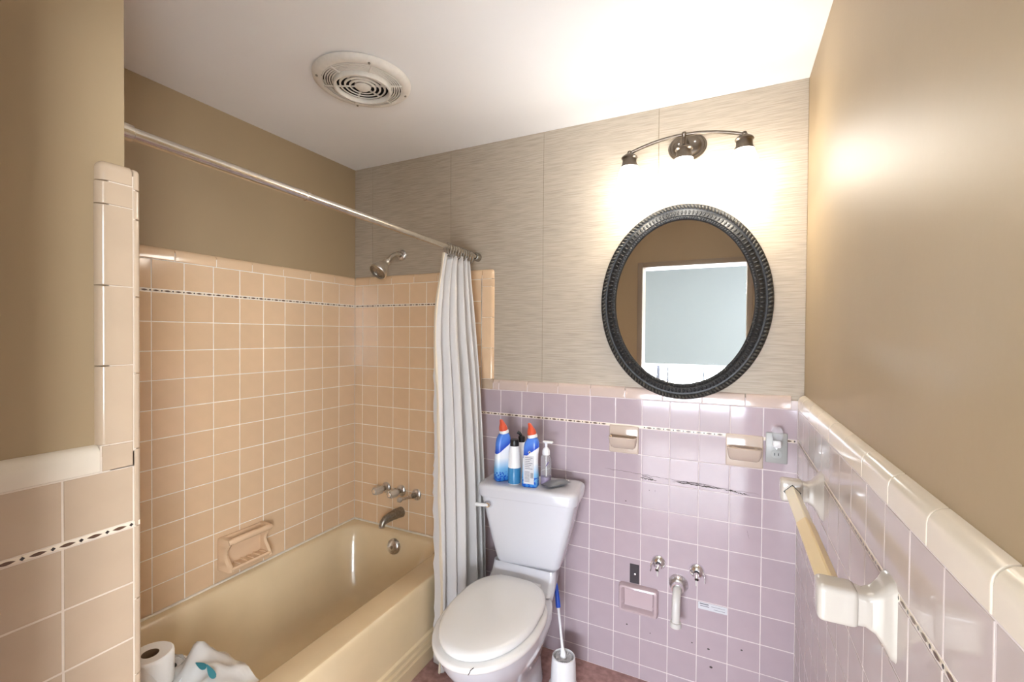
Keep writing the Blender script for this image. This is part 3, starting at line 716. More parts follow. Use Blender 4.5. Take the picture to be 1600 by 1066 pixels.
# bowl and pedestal
rings = [oval(0.098, -0.56, -0.13, 0.0, back=0.95), oval(0.100, -0.56, -0.13, 0.02, back=0.95), oval(0.092, -0.545, -0.135, 0.07, back=0.95), oval(0.094, -0.55, -0.14, 0.13, back=0.95),
         oval(0.112, -0.59, -0.15, 0.19, back=0.95), oval(0.140, -0.645, -0.16, 0.25, back=0.90), oval(0.163, -0.695, -0.17, 0.305, back=0.82), oval(0.174, -0.722, -0.17, 0.345, back=0.78), oval(0.178, -0.732, -0.17, 0.378, back=0.75), oval(0.170, -0.724, -0.175, 0.384, back=0.74)]
bowl = MB().loft(rings).build('bowl', 'porcelain', TO, angle=60)
# deck that carries the tank
rings = []
for z, hw, yf, yb, r in ((0.20, 0.085, -0.20, -0.05, 0.04), (0.30, 0.115, -0.235, -0.035, 0.04), (0.375, 0.150, -0.262, -0.03, 0.035), (0.392, 0.152, -0.262, -0.03, 0.03), (0.402, 0.150, -0.245, -0.03, 0.03), (0.425, 0.147, -0.220, -0.03, 0.028), (0.452, 0.145, -0.208, -0.03, 0.026), (0.464, 0.143, -0.205, -0.03, 0.024)):
    rings.append([L(q.x * (1 - 0.30 * (q.y - yf) / (yb - yf)), q.y, z) for q in rr(0, (yf + yb) / 2, hw, (yb - yf) / 2, r, z, 6)])
MB().loft(rings).build('deck', 'porcelain', TO, angle=60)
# seat ring (closed) and lid
rings = [oval(0.178, -0.742, -0.262, 0.386, back=0.80), oval(0.184, -0.748, -0.262, 0.392, back=0.80), oval(0.184, -0.748, -0.262, 0.404, back=0.80), oval(0.179, -0.742, -0.262, 0.409, back=0.80)]
seat = MB().loft(rings).build('seat', 'seat', TO, angle=60)
mb = MB(); mb.tube([L(0.060, -0.728, 0.4095), L(0.054, -0.738, 0.4060), L(0.051, -0.7395, 0.397), L(0.047, -0.7400, 0.391)], 0.0012, 6); mb.build('crack', 'crack', seat)
rings = [oval(0.160, -0.722, -0.248, 0.411, back=0.84), oval(0.166, -0.728, -0.245, 0.417, back=0.84), oval(0.166, -0.728, -0.245, 0.428, back=0.84), oval(0.162, -0.722, -0.248, 0.436, back=0.84), oval(0.152, -0.708, -0.257, 0.441, back=0.84), oval(0.10, -0.64, -0.30, 0.443, back=0.84)]
MB().loft(rings).build('lid', 'seat', TO, angle=60)
for s in (-1, 1):
    mb = MB(); mb.rbox(L(s * 0.075 - 0.02, -0.252, 0.398), L(s * 0.075 + 0.02, -0.228, 0.424), 0.006, 3); mb.build('hinge', 'seat', TO)
for s in (-1, 1):
    MB().lathe([(0.0, 0.022), (0.009, 0.019), (0.013, 0.008), (0.014, 0.0)], 16, Matrix.Translation(L(s * 0.108, -0.30, 0.0))).build('bolt_cap', 'porcelain', TO)
# tank, turned a little on the bowl
TR = math.radians(4.5)
def tk(x, y, z):
    q = Vector((x * math.cos(TR) - (y + 0.135) * math.sin(TR), x * math.sin(TR) + (y + 0.135) * math.cos(TR) - 0.135))
    return L(q.x + 0.012, q.y, z)
rings = []
for z, hw, yf, yb, r in ((0.464, 0.125, -0.195, -0.055, 0.03), (0.468, 0.133, -0.205, -0.050, 0.03), (0.482, 0.139, -0.212, -0.046, 0.03), (0.56, 0.160, -0.219, -0.044, 0.03), (0.66, 0.184, -0.225, -0.044, 0.03), (0.752, 0.203, -0.230, -0.044, 0.03)):
    rings.append([tk(q.x, q.y, z) for q in rr(0, (yf + yb) / 2, hw, (yb - yf) / 2, r, z, 6)])
MB().loft(rings).build('tank', 'porcelain', TO, angle=50)
rings = []
for z, d, r in ((0.748, -0.006, 0.03), (0.751, 0.0, 0.034), (0.786, 0.003, 0.036), (0.794, 0.0, 0.036), (0.799, -0.008, 0.03), (0.800, -0.02, 0.02)):
    rings.append([tk(q.x, q.y - (0.012 * (1 - (q.x / 0.22) ** 2) if q.y < -0.2 else 0), z) for q in rr(0, -0.140, 0.212 + d, 0.102 + d, r, z, 10)])
MB().loft(rings).build('tank_lid', 'porcelain', TO, angle=50)
hp = tk(-0.160, -0.230, 0.716)
lv = MB().lathe([(0.0, 0.018), (0.010, 0.017), (0.014, 0.010), (0.017, 0.003), (0.018, -0.006)], 20, frame((0.05, -1, 0), hp)).build('flush_lever', 'chrome', TO)
MB().tube([hp + Vector((0, -0.014, 0)), hp + Vector((-0.02, -0.022, 0.000)), hp + Vector((-0.050, -0.022, -0.002))], [0.006, 0.0065, 0.0085], 12).build('lever_arm', 'white_plastic', lv)

# ------------------------------------------------------------------ bottles on the tank lid
ZT = 0.8005
def cleaner(x, y, rz, label, back=False):
    o = empty('cleaner_bottle', (x, y, ZT), label, 'bottle', 'toilet cleaner bottles on the tank', rz=rz)
    rings = []
    for z, hx, hy, dx, r in ((0.0, 0.030, 0.020, 0, 0.012), (0.004, 0.034, 0.0235, 0, 0.014), (0.03, 0.034, 0.0235, 0, 0.015), (0.10, 0.031, 0.022, 0, 0.015), (0.135, 0.030, 0.021, 0.002, 0.015), (0.160, 0.0315, 0.0215, 0.004, 0.016), (0.180, 0.030, 0.021, 0.006, 0.016), (0.196, 0.024, 0.019, 0.008, 0.016), (0.204, 0.018, 0.016, 0.009, 0.0155)):
        rings.append(rr(dx, 0, hx, hy, r, z, 5))
    MB().loft(rings).build('body', 'sleeve', o, angle=60)
    M = Matrix.Translation((0.009, 0, 0.203)) @ Matrix.Rotation(math.radians(-12), 4, 'Y')
    MB().lathe([(0.020, 0.0), (0.0205, 0.004), (0.0205, 0.010), (0.018, 0.013)], 24, M).build('collar', 'white_plastic', o)
    rings = []
    for z, r, sk in ((0.012, 0.0175, 0), (0.020, 0.0185, 0), (0.024, 0.0175, 0), (0.034, 0.0155, 0), (0.036, 0.0135, 0), (0.048, 0.009, -0.001), (0.058, 0.006, -0.003), (0.062, 0.003, -0.004)):
        rings.append([M @ Vector(((r + 0.0006 * math.cos(9 * a)) * math.cos(a) + sk, (r + 0.0006 * math.cos(9 * a)) * math.sin(a), z)) for a in [2 * PI * k / 36 for k in range(36)]])
    MB().loft(rings).build('cap', 'red_cap', o)
    if back:
        pl = MB(); pl.box((-0.022, -0.02365, 0.015), (0.022, -0.0229, 0.132)); pb = pl.build('back_label', 'sticker', o, False)
        pr_ = MB()
        for k in range(7): pr_.box((-0.016, -0.0240, 0.122 - k * 0.0075), (0.016 - 0.006 * (k % 3), -0.0236, 0.1245 - k * 0.0075))
        for k in range(9): pr_.box((-0.018, -0.0240, 0.064 - k * 0.005), (0.004, -0.0236, 0.066 - k * 0.005))
        pr_.build('print_lines', 'print', pb, False)
        bc = MB()
        for k in range(7): bc.box((0.008 + 0.0017 * k, -0.0240, 0.040), (0.0088 + 0.0017 * k, -0.0236, 0.062))
        bc.build('bar_marks', 'print_dark', pb, False)
        dm = MB(); dm.add([(-0.004, -0.0240, 0.146), (0.003, -0.0240, 0.139), (0.010, -0.0240, 0.146), (0.003, -0.0240, 0.153)], [(0, 1, 2, 3)]); dm.build('diamond_mark', 'sticker', pb, False)
        dm = MB(); dm.add([(-0.001, -0.0243, 0.146), (0.003, -0.0243, 0.142), (0.007, -0.0243, 0.146), (0.003, -0.0243, 0.150)], [(0, 1, 2, 3)]); dm.build('diamond_sign', 'print_dark', pb, False)
    return o
cleaner(-1.108, -0.172, math.radians(48), 'blue and white cleaner bottle with orange cap nearest the shower curtain')
cleaner(-0.966, -0.190, math.radians(6), 'blue and white cleaner bottle with orange cap and back label beside the clear pump', back=True)
o = empty('clear_bottle', (-1.040, -0.190, ZT), 'clear bottle with black cap half full of blue liquid', 'bottle')
MB().lathe([(0.0, 0.0), (0.024, 0.0), (0.0265, 0.004), (0.0265, 0.07), (0.0255, 0.10), (0.023, 0.145), (0.0195, 0.160), (0.0165, 0.163)], 32).build('body', 'white_plastic', o)
MB().lathe([(0.0268, 0.004), (0.0272, 0.006), (0.0272, 0.068), (0.0268, 0.070)], 32).build('liquid', 'blue_liquid', o)
MB().lathe([(0.0185, 0.158), (0.019, 0.160), (0.019, 0.184), (0.0175, 0.187), (0.0, 0.187)], 28).build('cap', 'black', o)
o = empty('spray_bottle', (-1.052, -0.092, ZT), 'white bottle with black spout behind the orange capped cleaner', 'bottle')
MB().lathe([(0.0, 0.0), (0.024, 0.0), (0.026, 0.004), (0.026, 0.12), (0.022, 0.145), (0.013, 0.158)], 28).build('body', 'white_plastic', o)
MB().lathe([(0.015, 0.155), (0.0155, 0.158), (0.0155, 0.178), (0.010, 0.182), (0.0, 0.182)], 24).build('cap', 'black', o)
MB().tube([(-0.002, 0, 0.180), (-0.008, -0.002, 0.192), (-0.018, -0.004, 0.197)], [0.006, 0.007, 0.008], 12).build('spout', 'black', o)
o = empty('soap_pump', (-0.915, -0.143, ZT), 'clear soap pump bottle with a little purple soap', 'soap bottle')
MB().lathe([(0.0, 0.0), (0.019, 0.0), (0.022, 0.004), (0.022, 0.10), (0.021, 0.116), (0.016, 0.126), (0.0135, 0.128)], 32).build('body', 'clear_plastic', o)
MB().lathe([(0.0, 0.003), (0.018, 0.003), (0.0205, 0.006), (0.0205, 0.036), (0.0, 0.036)], 28).build('liquid', 'purple_liquid', o)
MB().lathe([(0.0145, 0.125), (0.0155, 0.128), (0.0155, 0.142), (0.013, 0.150), (0.0075, 0.156), (0.0055, 0.158), (0.0055, 0.178)], 24).build('collar', 'white_plastic', o)
mb = MB(); mb.rbox((-0.014, -0.009, 0.176), (0.030, 0.009, 0.184), 0.004, 3); mb.build('pump_head', 'white_plastic', o)
MB().tube([(0, 0, 0.13), (0.002, 0, 0.006)], 0.0025, 8).build('dip_tube', 'white_plastic', o)
mb = MB()
for k, a in enumerate([-1.25 + 0.09 * i for i in range(6)]): mb.add([(0.0224 * math.cos(a), 0.0224 * math.sin(a), 0.080 + 0.003 * k), (0.0224 * math.cos(a + 0.09), 0.0224 * math.sin(a + 0.09), 0.083 + 0.003 * k), (0.0224 * math.cos(a + 0.09), 0.0224 * math.sin(a + 0.09), 0.090 + 0.003 * k), (0.0224 * math.cos(a), 0.0224 * math.sin(a), 0.084 + 0.003 * k)], [(0, 1, 2, 3)])
m['purple_print'] = mat('purple_print', srgb(84, 60, 140), 0.4)
mb.build('label_mark', 'purple_print', o)
o = empty('foil_pouch', (-0.866, -0.145, ZT), 'small silver grey pouch lying on the tank lid', 'pouch', rz=math.radians(58))
NXp = 14; rings_t = []; 
def pil(u, v, s):
    h = max(0, (1 - abs(2 * u - 1) ** 2.6)) * max(0, (1 - abs(2 * v - 1) ** 3)) ** 0.7
    return Vector((-0.058 + 0.116 * u, (-0.027 + 0.054 * v) * (1 - 0.15 * math.sin(PI * u)), 0.014 + s * 0.0135 * h + 0.0012 * math.sin(14 * u + 5 * v)))
mb = MB(); mb.loft([[pil(i / NXp, j / 8, 1) for j in range(9)] for i in range(NXp + 1)], False, False, closed=False)
mb.loft([[pil(i / NXp, j / 8, -1) for j in range(9)] for i in range(NXp + 1)], False, False, closed=False)
mb.build('pouch', 'silver_foil', o, angle=80)
mb = MB(); mb.tube([(0.050, -0.010, 0.010), (0.058, -0.006, 0.016), (0.060, 0.012, 0.014)], [0.002, 0.004, 0.002], 8); mb.build('torn_strip', 'paper', o)

# toilet brush
o = empty('toilet_brush', (-0.815, -0.185, 0), 'white toilet brush with blue grip in its holder by the toilet', 'brush')
MB().lathe([(0.0, 0.0), (0.060, 0.0), (0.060, 0.012), (0.052, 0.018), (0.049, 0.10), (0.046, 0.130), (0.042, 0.132), (0.040, 0.125), (0.040, 0.11), (0.0, 0.11)], 36).build('holder', 'white_plastic', o)
mb = MB()
for k in range(26):
    a = 2 * PI * k / 26; mb.tube([(0.014 * math.cos(a), 0.014 * math.sin(a), 0.120), (0.034 * math.cos(a + 0.1), 0.034 * math.sin(a + 0.1), 0.127)], 0.0028, 5)
q = mb.build('bristles', 'bristle', o); q['kind'] = 'stuff'
hp0, hp1 = Vector((0.0, 0.0, 0.115)), Vector((-0.058, 0.060, 0.385))
h_ = hp1 - hp0
MB().tube([hp0, hp0 + h_ * 0.06, hp0 + h_ * 0.16, hp0 + h_ * 0.45, hp0 + h_ * 0.68], [0.013, 0.012, 0.0058, 0.0048, 0.0062], 12).build('handle', 'white_plastic', o)
MB().tube([hp0 + h_ * 0.67, hp0 + h_ * 0.70, hp0 + h_ * 0.95, hp0 + h_ * 1.0], [0.0095, 0.0105, 0.008, 0.005], 12).build('grip', 'brush_blue', o)

# ------------------------------------------------------------------ vanity light
LX, LZ = -0.386, 2.180
vl = empty('vanity_light', (LX, DP, LZ), 'three-lamp bronze vanity light glowing above the oval mirror', 'lamp')
def ell(prof, rx, rz_, seg=48):
    """profile (scale, depth) swept on an ellipse in the wall plane; depth towards the room"""
    return [[Vector((rx * s * math.cos(2 * PI * j / seg), -d, rz_ * s * math.sin(2 * PI * j / seg))) for j in range(seg)] for s, d in prof]
bp_ = MB().loft(ell([(1.0, -0.001), (1.0, 0.006), (0.96, 0.010), (0.90, 0.010), (0.86, 0.014), (0.74, 0.015), (0.70, 0.020), (0.55, 0.024), (0.3, 0.026)], 0.072, 0.055), False, True).build('backplate', 'bronze', vl)
for s in (-1, 1): MB().lathe([(0.0, 0.007), (0.004, 0.006), (0.005, 0.0)], 12, frame((0, -1, 0), (s * 0.030, -0.022, 0.008))).build('screw', 'chrome', bp_)
MB().tube([(0, -0.015, 0.005), (0, -0.06, 0.004), (0, -0.105, -0.004), (0, -0.140, -0.007)], [0.010, 0.0075, 0.0075, 0.006], 14).build('stem', 'bronze', vl)
HY = -0.144; SP = 0.198
arc = [(SP * t, HY, -0.043 + 0.036 * (1 - t * t)) for t in [-1 + 2 * k / 24 for k in range(25)]]
MB().tube(arc, 0.0062, 12).build('arm', 'bronze', vl)
for s in (-1, 0, 1):
    x = SP * s; zt = -0.043 + 0.036 * (1 - s * s)
    MB().lathe([(0.0, 0.011), (0.007, 0.009), (0.0105, 0.0), (0.007, -0.009), (0.0, -0.011)], 16, Matrix.Translation((x, HY, zt))).build('finial', 'bronze', vl)
    zs = -0.060
    if not s: MB().tube([(0, HY, zt), (0, HY, zs + 0.012)], 0.006, 12).build('hanger', 'bronze', vl)
    MB().lathe([(0.006, zs + 0.016), (0.018, zs + 0.012), (0.029, zs + 0.004), (0.031, zs - 0.001), (0.0265, zs - 0.006), (0.0265, zs - 0.016), (0.028, zs - 0.024), (0.033, zs - 0.034), (0.034, zs - 0.037), (0.030, zs - 0.037)], 32, Matrix.Translation((x, HY, 0))).build('fitter', 'bronze', vl)
    z1 = zs - 0.034
    MB().lathe([(0.030, z1), (0.035, z1 - 0.012), (0.043, z1 - 0.034), (0.0485, z1 - 0.060), (0.050, z1 - 0.082), (0.048, z1 - 0.106), (0.0445, z1 - 0.124), (0.0425, z1 - 0.132), (0.040, z1 - 0.131), (0.044, z1 - 0.105), (0.045, z1 - 0.082)], 32, Matrix.Translation((x, HY, 0))).build('glass_shade', 'shade', vl)

# ------------------------------------------------------------------ oval mirror
mi_o = empty('oval_mirror', (-0.402, DP, 1.566), 'oval wall mirror in a black beaded frame', 'mirror')
A_, B_ = 0.322, 0.389
def eswp(prof, seg=160, flute=0, fa=0.0, ph=0.0):
    rings = []
    for ins, d in prof:
        ring = []
        for j in range(seg):
            a = 2 * PI * j / seg; k = fa * math.cos(flute * a + ph * ins) if flute else 0
            ring.append(Vector(((A_ - ins + k) * math.cos(a), -d - k, (B_ - ins + k) * math.sin(a))))
        rings.append(ring)
    return rings
MB().loft(eswp([(0.002, -0.002), (0.0, 0.012), (0.002, 0.016), (0.012, 0.020), (0.020, 0.016), (0.024, 0.015), (0.030, 0.017), (0.046, 0.021), (0.050, 0.018), (0.0585, 0.016), (0.062, 0.008), (0.066, 0.006)]), False, False).build('frame', 'frame_black', mi_o)
def beads(name, inset, dep, n, ra, rb, mt, twist=0.0):
    mb = MB()
    for j in range(n):
        a = 2 * PI * (j + 0.5) / n; c = Vector(((A_ - inset) * math.cos(a), -dep, (B_ - inset) * math.sin(a)))
        rad = Vector((math.cos(a) / A_, 0, math.sin(a) / B_)).normalized(); tan = Vector((-rad.z, 0, rad.x))
        rad2 = (rad + tan * twist).normalized(); tan2 = Vector((-rad2.z, 0, rad2.x)); nn = Vector((0, -1, 0))
        rings = []
        for t in (-1.0, -0.7, 0, 0.7, 1.0):
            k = math.sqrt(max(0.02, 1 - t * t * 0.98))
            rings.append([c + rad2 * ra * t + (tan2 * math.cos(b) + nn * math.sin(b)) * rb * k for b in [2 * PI * i / 6 for i in range(6)]])
        mb.loft(rings)
    return mb.build(name, mt, mi_o, angle=80)
beads('outer_beading', 0.011, 0.0185, 150, 0.0105, 0.0052, 'frame_worn', 0.55)
beads('reeding', 0.037, 0.0185, 130, 0.0100, 0.0046, 'frame_black')
beads('inner_beading', 0.0545, 0.0180, 190, 0.0046, 0.0034, 'frame_black')
n = 96; ring = [Vector(((A_ - 0.062) * math.cos(2 * PI * j / n), -0.0075, (B_ - 0.062) * math.sin(2 * PI * j / n))) for j in range(n)]
MB().loft([[q + Vector((0, 0.004, 0)) for q in ring], ring], True, True).build('glass', 'mirror', mi_o, angle=20)

# ------------------------------------------------------------------ ceiling fan grille
fn = empty('exhaust_fan', (-1.445, -0.655, ZC), 'round off-white ceiling exhaust fan grille', 'exhaust fan')
MB().lathe([(0.165, 0.001), (0.172, -0.004), (0.170, -0.012), (0.160, -0.020), (0.148, -0.023), (0.140, -0.021)], 64).build('rim', 'fan', fn)
MB().lathe([(0.142, -0.002), (0.0, -0.002)], 48).build('dark_opening', 'void', fn)
for r in (0.137, 0.129, 0.121, 0.113, 0.105): MB().lathe([(r + 0.0021, -0.0195), (r + 0.0021, -0.022), (r - 0.0021, -0.023), (r - 0.0021, -0.0195), (r + 0.0021, -0.0195)], 64).build('grille_ring', 'fan', fn)
MB().lathe([(0.101, -0.019), (0.102, -0.032), (0.099, -0.038), (0.094, -0.038), (0.091, -0.032), (0.090, -0.022)], 64).build('inner_ring', 'fan', fn)
for r in (0.078, 0.061, 0.044): MB().lathe([(r + 0.0036, -0.023), (r + 0.0034, -0.026), (r - 0.0030, -0.029), (r - 0.0034, -0.025), (r + 0.0036, -0.023)], 56).build('grille_ring', 'fan', fn)
MB().lathe([(0.029, -0.020), (0.029, -0.026), (0.022, -0.032), (0.010, -0.035), (0.0, -0.0355)], 36).build('hub', 'fan', fn)
for k in range(6):
    a = 2 * PI * k / 6 + 0.45; mb = MB()
    M = Matrix.Rotation(a, 4, 'Z')
    mb.rbox((0.025, -0.0035, -0.0245), (0.142, 0.0035, -0.0195), 0.0015, 1, xf=M); mb.build('spoke', 'fan', fn)
for k in range(4):
    a = 2 * PI * k / 4 + 0.9; MB().lathe([(0.0, -0.026), (0.004, -0.0245), (0.0045, -0.019)], 10, Matrix.Translation((0.155 * math.cos(a), 0.155 * math.sin(a), 0))).build('screw', 'dark_metal', fn)

# ------------------------------------------------------------------ wall ceramics and plumbing on the pink wall
def cup_dish(x0, x1, z0, z1, label, mt, holes):
    o = empty('wall_soap_holder', ((x0 + x1) / 2, 0, (z0 + z1) / 2), label, 'soap holder')
    hw, hh = (x1 - x0) / 2, (z1 - z0) / 2
    mb = MB(); mb.rbox((-hw, -0.006, -hh), (hw, 0.004, hh), 0.005, 3); mb.build('back_plate', mt, o)
    def cup(s, d, z): # outline in plan at height z
        return [Vector((hw * s * x_, -y_ * d, z)) for x_, y_ in ((-1, 0.03), (-1, 0.55), (-0.96, 0.85), (-0.85, 1.0), (0.85, 1.0), (0.96, 0.85), (1, 0.55), (1, 0.03))]
    zt = hh * 0.28
    rings = [cup(0.70, 0.016, zt - 0.052), cup(0.80, 0.030, zt - 0.046), cup(0.88, 0.043, zt - 0.030), cup(0.92, 0.050, zt - 0.008), cup(0.93, 0.052, zt - 0.002), cup(0.91, 0.050, zt)]
    if holes:
        MB().loft(rings).build('cup', mt, o, angle=50)
        mb = MB(); mb.loft([[Vector((0.034 * math.cos(2 * PI * k / 24), -0.027 + 0.010 * math.sin(2 * PI * k / 24), z)) for k in range(24)] for z in (zt - 0.002, zt + 0.0006)])
        for s in (-1, 1): mb.loft([[Vector((s * 0.047 + 0.005 * math.cos(2 * PI * k / 12), -0.027 + 0.006 * math.sin(2 * PI * k / 12), z)) for k in range(12)] for z in (zt - 0.002, zt + 0.0006)])
        mb.build('holder_slot', 'motif_brown', o)
    else:
        rings += [cup(0.82, 0.044, zt - 0.002), cup(0.76, 0.038, zt - 0.02), cup(0.7, 0.03, zt - 0.034)]
        MB().loft(rings).build('cup', mt, o, angle=50)
    return o
cup_dish(-0.682, -0.560, 0.936, 1.052, 'small beige wall soap cup on the pink tile left of the mirror foot', 'dish_beige', False)
cup_dish(-0.234, -0.108, 0.938, 1.060, 'glossy beige toothbrush and tumbler holder beside the outlet', 'dish_beige', True)

o = empty('wall_outlet', (-0.066, 0, 1.022), 'grey outlet cover plate with a plugged-in clear night light', 'outlet')
mb = MB(); mb.rbox((-0.035, -0.006, -0.056), (0.035, 0.002, 0.056), 0.004, 2); mb.build('cover_plate', 'plate', o)
for dz in (0.020, -0.022):
    mb = MB(); mb.loft([[Vector((q.x, -y, q.y + dz)) for q in rr(0, 0, 0.0165, 0.0135, 0.011, 0, 5)] for y in (0.004, 0.0085)]); rc = mb.build('receptacle', 'plate', o)
    if dz < 0:
        sl = MB()
        for s in (-1, 1): sl.box((s * 0.006 - 0.0014, -0.0091, dz - 0.005), (s * 0.006 + 0.0014, -0.0084, dz + 0.005))
        sl.build('slot', 'black', rc, False)
mb = MB(); mb.lathe([(0.0, 0.0088), (0.0025, 0.0085), (0.003, 0.006)], 10, frame((0, -1, 0), (0, 0, -0.001))); mb.build('screw', 'chrome', o)
o = empty('night_light', (-0.066, -0.009, 1.042), 'clear plastic night light plugged into the grey outlet', 'night light')
mb = MB(); mb.rbox((-0.013, -0.026, -0.014), (0.013, 0.0, 0.012), 0.006, 3); mb.build('body', 'white_plastic', o)
rings = []
for z, hx, y0, y1 in ((0.008, 0.012, -0.020, -0.003), (0.030, 0.0165, -0.030, -0.002), (0.048, 0.0170, -0.031, -0.002), (0.060, 0.012, -0.026, -0.003), (0.062, 0.010, -0.022, -0.004)):
    rings.append([Vector((q.x, q.y, z)) for q in rr(0, (y0 + y1) / 2, hx, (y1 - y0) / 2, 0.004, z, 3)])
MB().loft(rings).build('lens', 'clear_plastic', o, angle=40)

def valve(x, z, s, label):
    o = empty('shutoff_flange', (x, 0, z), label, 'pipe flange', 'chrome flanges on the pink wall')
    M = frame((0, -1, 0))
    MB().lathe([(0.010, 0.020), (0.016, 0.018), (0.024, 0.012), (0.029, 0.004), (0.030, -0.001)], 32, M).build('flange', 'chrome', o)
    st = MB().tube([(0, -0.010, -0.004), (0, -0.030, -0.010), (s * 0.002, -0.040, -0.016)], [0.011, 0.0105, 0.009], 16).build('stub', 'chrome', o)
    MB().lathe([(0.0, 0.001), (0.0062, 0.001), (0.0066, 0.0)], 14, frame((s * 0.002, -0.010, -0.006), (s * 0.002, -0.0403, -0.0162))).build('bore', 'black', st)
    MB().tube([(s * 0.022, -0.012, 0.006), (s * 0.028, -0.020, -0.006), (s * 0.030, -0.020, -0.034)], 0.0028, 8).build('wire_tail', 'chrome', o)
    MB().tube([(0, -0.034, -0.014), (0, -0.040, -0.026), (0, -0.040, -0.040)], [0.0035, 0.003, 0.002], 8).build('caulk_drip', 'pvc', o)
valve(-0.474, 0.507, -1, 'chrome pipe flange above the paper holder, further from the right wall')
valve(-0.330, 0.505, 1, 'chrome pipe flange above the small white sticker, nearer the right wall')
o = empty('drain_pipe', (-0.399, 0, 0.437), 'white plastic sink drain pipe stub with corroded flange', 'drain pipe')
MB().lathe([(0.021, 0.026), (0.026, 0.024), (0.033, 0.014), (0.037, 0.004), (0.038, -0.001)], 36, frame((0, -1, 0))).build('flange', 'old_chrome', o)
MB().lathe([(0.0165, 0.040), (0.0225, 0.040), (0.0235, 0.034), (0.0235, 0.020), (0.021, 0.018)], 28, frame((0, -1, -0.12))).build('nut', 'chrome', o)
pp = MB().tube([(0, -0.01, 0), (0, -0.050, -0.010), (0, -0.068, -0.026), (0, -0.076, -0.048), (0, -0.080, -0.080), (0, -0.082, -0.118)], 0.0155, 20).build('pipe', 'pvc', o)
MB().lathe([(0.0150, -0.006), (0.0205, -0.006), (0.0215, 0.0), (0.0205, 0.012), (0.0155, 0.013)], 28, frame((0, 0.02, 1), (0, -0.082, -0.120))).build('end_cap', 'pvc', o)

o = empty('paper_holder', (-0.553, 0, 0.336), 'pink ceramic recessed toilet paper holder on the wall', 'paper holder')
hw, hh = 0.079, 0.057
def fr(h, v, d, r): return [Vector((q.x, -d, q.y)) for q in rr(0, 0, h, v, r, 0, 5)]
rings = [fr(hw, hh, -0.002, 0.012), fr(hw, hh, 0.016, 0.012), fr(hw - 0.004, hh - 0.004, 0.026, 0.010), fr(hw - 0.012, hh - 0.011, 0.028, 0.008), fr(hw - 0.017, hh - 0.015, 0.022, 0.006), fr(hw - 0.022, hh - 0.020, 0.004, 0.005), fr(hw - 0.03, hh - 0.026, 0.0035, 0.004)]
MB().loft(rings, False, True).build('body', 'dish_pink', o, angle=50)
for s in (-1, 1): MB().lathe([(0.0, 0.006), (0.006, 0.005), (0.009, 0.0)], 14, frame((-s, 0, 0), (s * (hw - 0.017), -0.012, -0.018))).build('spindle_socket', 'dish_pink', o)
mb = MB(); mb.rbox((-0.019, -0.0022, -0.040), (0.019, 0.0, 0.040), 0.0008, 1); o = mb.build('tape_strip', 'tape'); o.location = (-0.571, 0.0, 0.436)
tag(o, 'dark tape strip with a screw above the pink paper holder', 'tape')
MB().lathe([(0.0, 0.005), (0.004, 0.004), (0.005, 0.0)], 12, frame((0, -1, 0), (0.003, -0.002, 0.0))).build('screw', 'chrome', o)
mb = MB(); mb.box((-0.0515, -0.0012, -0.0135), (0.0515, 0.0, 0.0135)); o = mb.build('wall_sticker', 'sticker', None, False); o.location = (-0.2725, -0.0006, 0.373)
tag(o, 'small white printed sticker on the pink tile', 'sticker')
mb = MB(); mb.box((-0.046, -0.0015, 0.0065), (-0.014, -0.0011, 0.0095)); mb.box((-0.044, -0.0015, -0.001), (-0.012, -0.0011, 0.001))
mb.box((-0.004, -0.0015, 0.004), (0.044, -0.0011, 0.005)); mb.box((0.004, -0.0015, -0.006), (0.044, -0.0011, -0.005)); mb.build('print_lines', 'print_dark', o, False)

# ragged dark line where the old basin met the wall, and small specks, on the back wall
mb = MB(); random.seed(5)
def smear(x0, x1, z0, z1, th):
    n = 26; top = []; bot = []
    for k in range(n + 1):
        t = k / n; x = x0 + (x1 - x0) * t; z = z0 + (z1 - z0) * t + random.uniform(-0.0022, 0.0022)
        h = th * random.uniform(0.15, 1.0) * min(1, 6 * t, 6 * (1 - t)) + 0.0002
        top.append((x, -0.0009, z + h)); bot.append((x, -0.0009, z - h))
    mb.add(top + bot, [(k, k + 1, n + 2 + k, n + 1 + k) for k in range(n)])
smear(-0.552, -0.485, 0.842, 0.839, 0.003); smear(-0.545, -0.500, 0.852, 0.846, 0.0012); smear(-0.425, -0.245, 0.845, 0.842, 0.0028); smear(-0.40, -0.29, 0.848, 0.853, 0.0014)
smear(-0.240, -0.150, 0.843, 0.832, 0.0024); smear(-0.70, -0.44, 0.862, 0.852, 0.0007); smear(-0.46, -0.12, 0.853, 0.842, 0.0007); smear(-0.158, -0.150, 0.70, 0.668, 0.002)
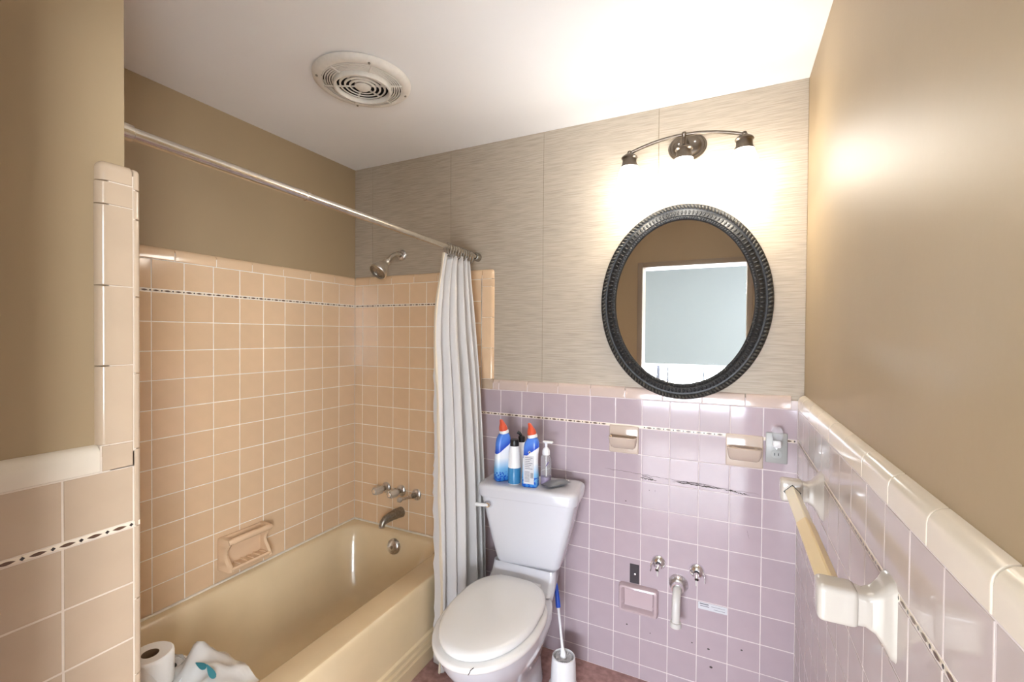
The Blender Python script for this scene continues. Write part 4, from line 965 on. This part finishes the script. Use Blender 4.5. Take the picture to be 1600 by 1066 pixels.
for x, z, r in ((-0.61, 0.735, 0.003), (-0.60, 0.215, 0.004), (-0.505, 0.205, 0.0025), (-0.345, 0.215, 0.003), (-0.285, 0.208, 0.005), (-0.275, 0.14, 0.006), (-0.17, 0.24, 0.004), (-0.515, 0.795, 0.002), (-0.492, 0.796, 0.002)):
    mb.add([(x + r * math.cos(2 * PI * k / 8), -0.0009, z + r * 0.7 * math.sin(2 * PI * k / 8)) for k in range(8)], [tuple(range(8))])
q = mb.build('stain', 'crack', wb, False); q['kind'] = 'stuff'

# ------------------------------------------------------------------ ceramic towel bar on the right wall
tb = empty('towel_bar', (0, -0.755, 1.012), 'cream ceramic towel bar with square rod on the right wall', 'towel bar')
def bracket(dy):
    # waisted arm from a tall foot on the wall to a block that holds the rod
    rings = []
    for x, hy, zu, zd, r in ((0.003, 0.034, 0.056, -0.068, 0.014), (-0.006, 0.031, 0.052, -0.062, 0.014), (-0.012, 0.026, 0.042, -0.048, 0.012), (-0.022, 0.022, 0.030, -0.033, 0.010), (-0.034, 0.021, 0.024, -0.026, 0.010), (-0.044, 0.022, 0.026, -0.026, 0.009)):
        rings.append([Vector((x, dy + q.x, q.y + (zu + zd) / 2)) for q in rr(0, 0, hy, (zu - zd) / 2, min(r, hy * 0.9), 0, 5)])
    b = MB().loft(rings).build('bracket', 'cream_ceramic', tb, angle=60)
    mb = MB(); mb.rbox((-0.096, dy - 0.024, -0.029), (-0.042, dy + 0.024, 0.029), 0.009, 4); mb.build('block', 'cream_ceramic', b)
    return b
bf = bracket(0.285); bn = bracket(-0.285)
mb = MB(); h = 0.021
mb.loft([[Vector((-0.069 + h * c, 0.285 - 0.0245, h * s_)) for c, s_ in ((1, 0), (0, 1), (-1, 0), (0, -1))], [Vector((-0.069 + h * c, 0.285 - 0.0225, h * s_)) for c, s_ in ((1, 0), (0, 1), (-1, 0), (0, -1))]]); mb.build('socket', 'black', bf, False)
h = 0.0165
def bar(y0, y1, nm, mt):
    rings = []
    for y in (y0, y1):
        rings.append([Vector((-0.069 + h * c, y, h * s_)) for c, s_ in ((1, 0.12), (0.12, 1), (-0.12, 1), (-1, 0.12), (-1, -0.12), (-0.12, -1), (0.12, -1), (1, -0.12))])
    MB().loft(rings).build(nm, mt, tb, angle=30)
bar(0.262, 0.03, 'rod', 'bar_white'); 
h = 0.0172
bar(0.03, -0.262, 'rod_sleeve', 'bar_yellow')
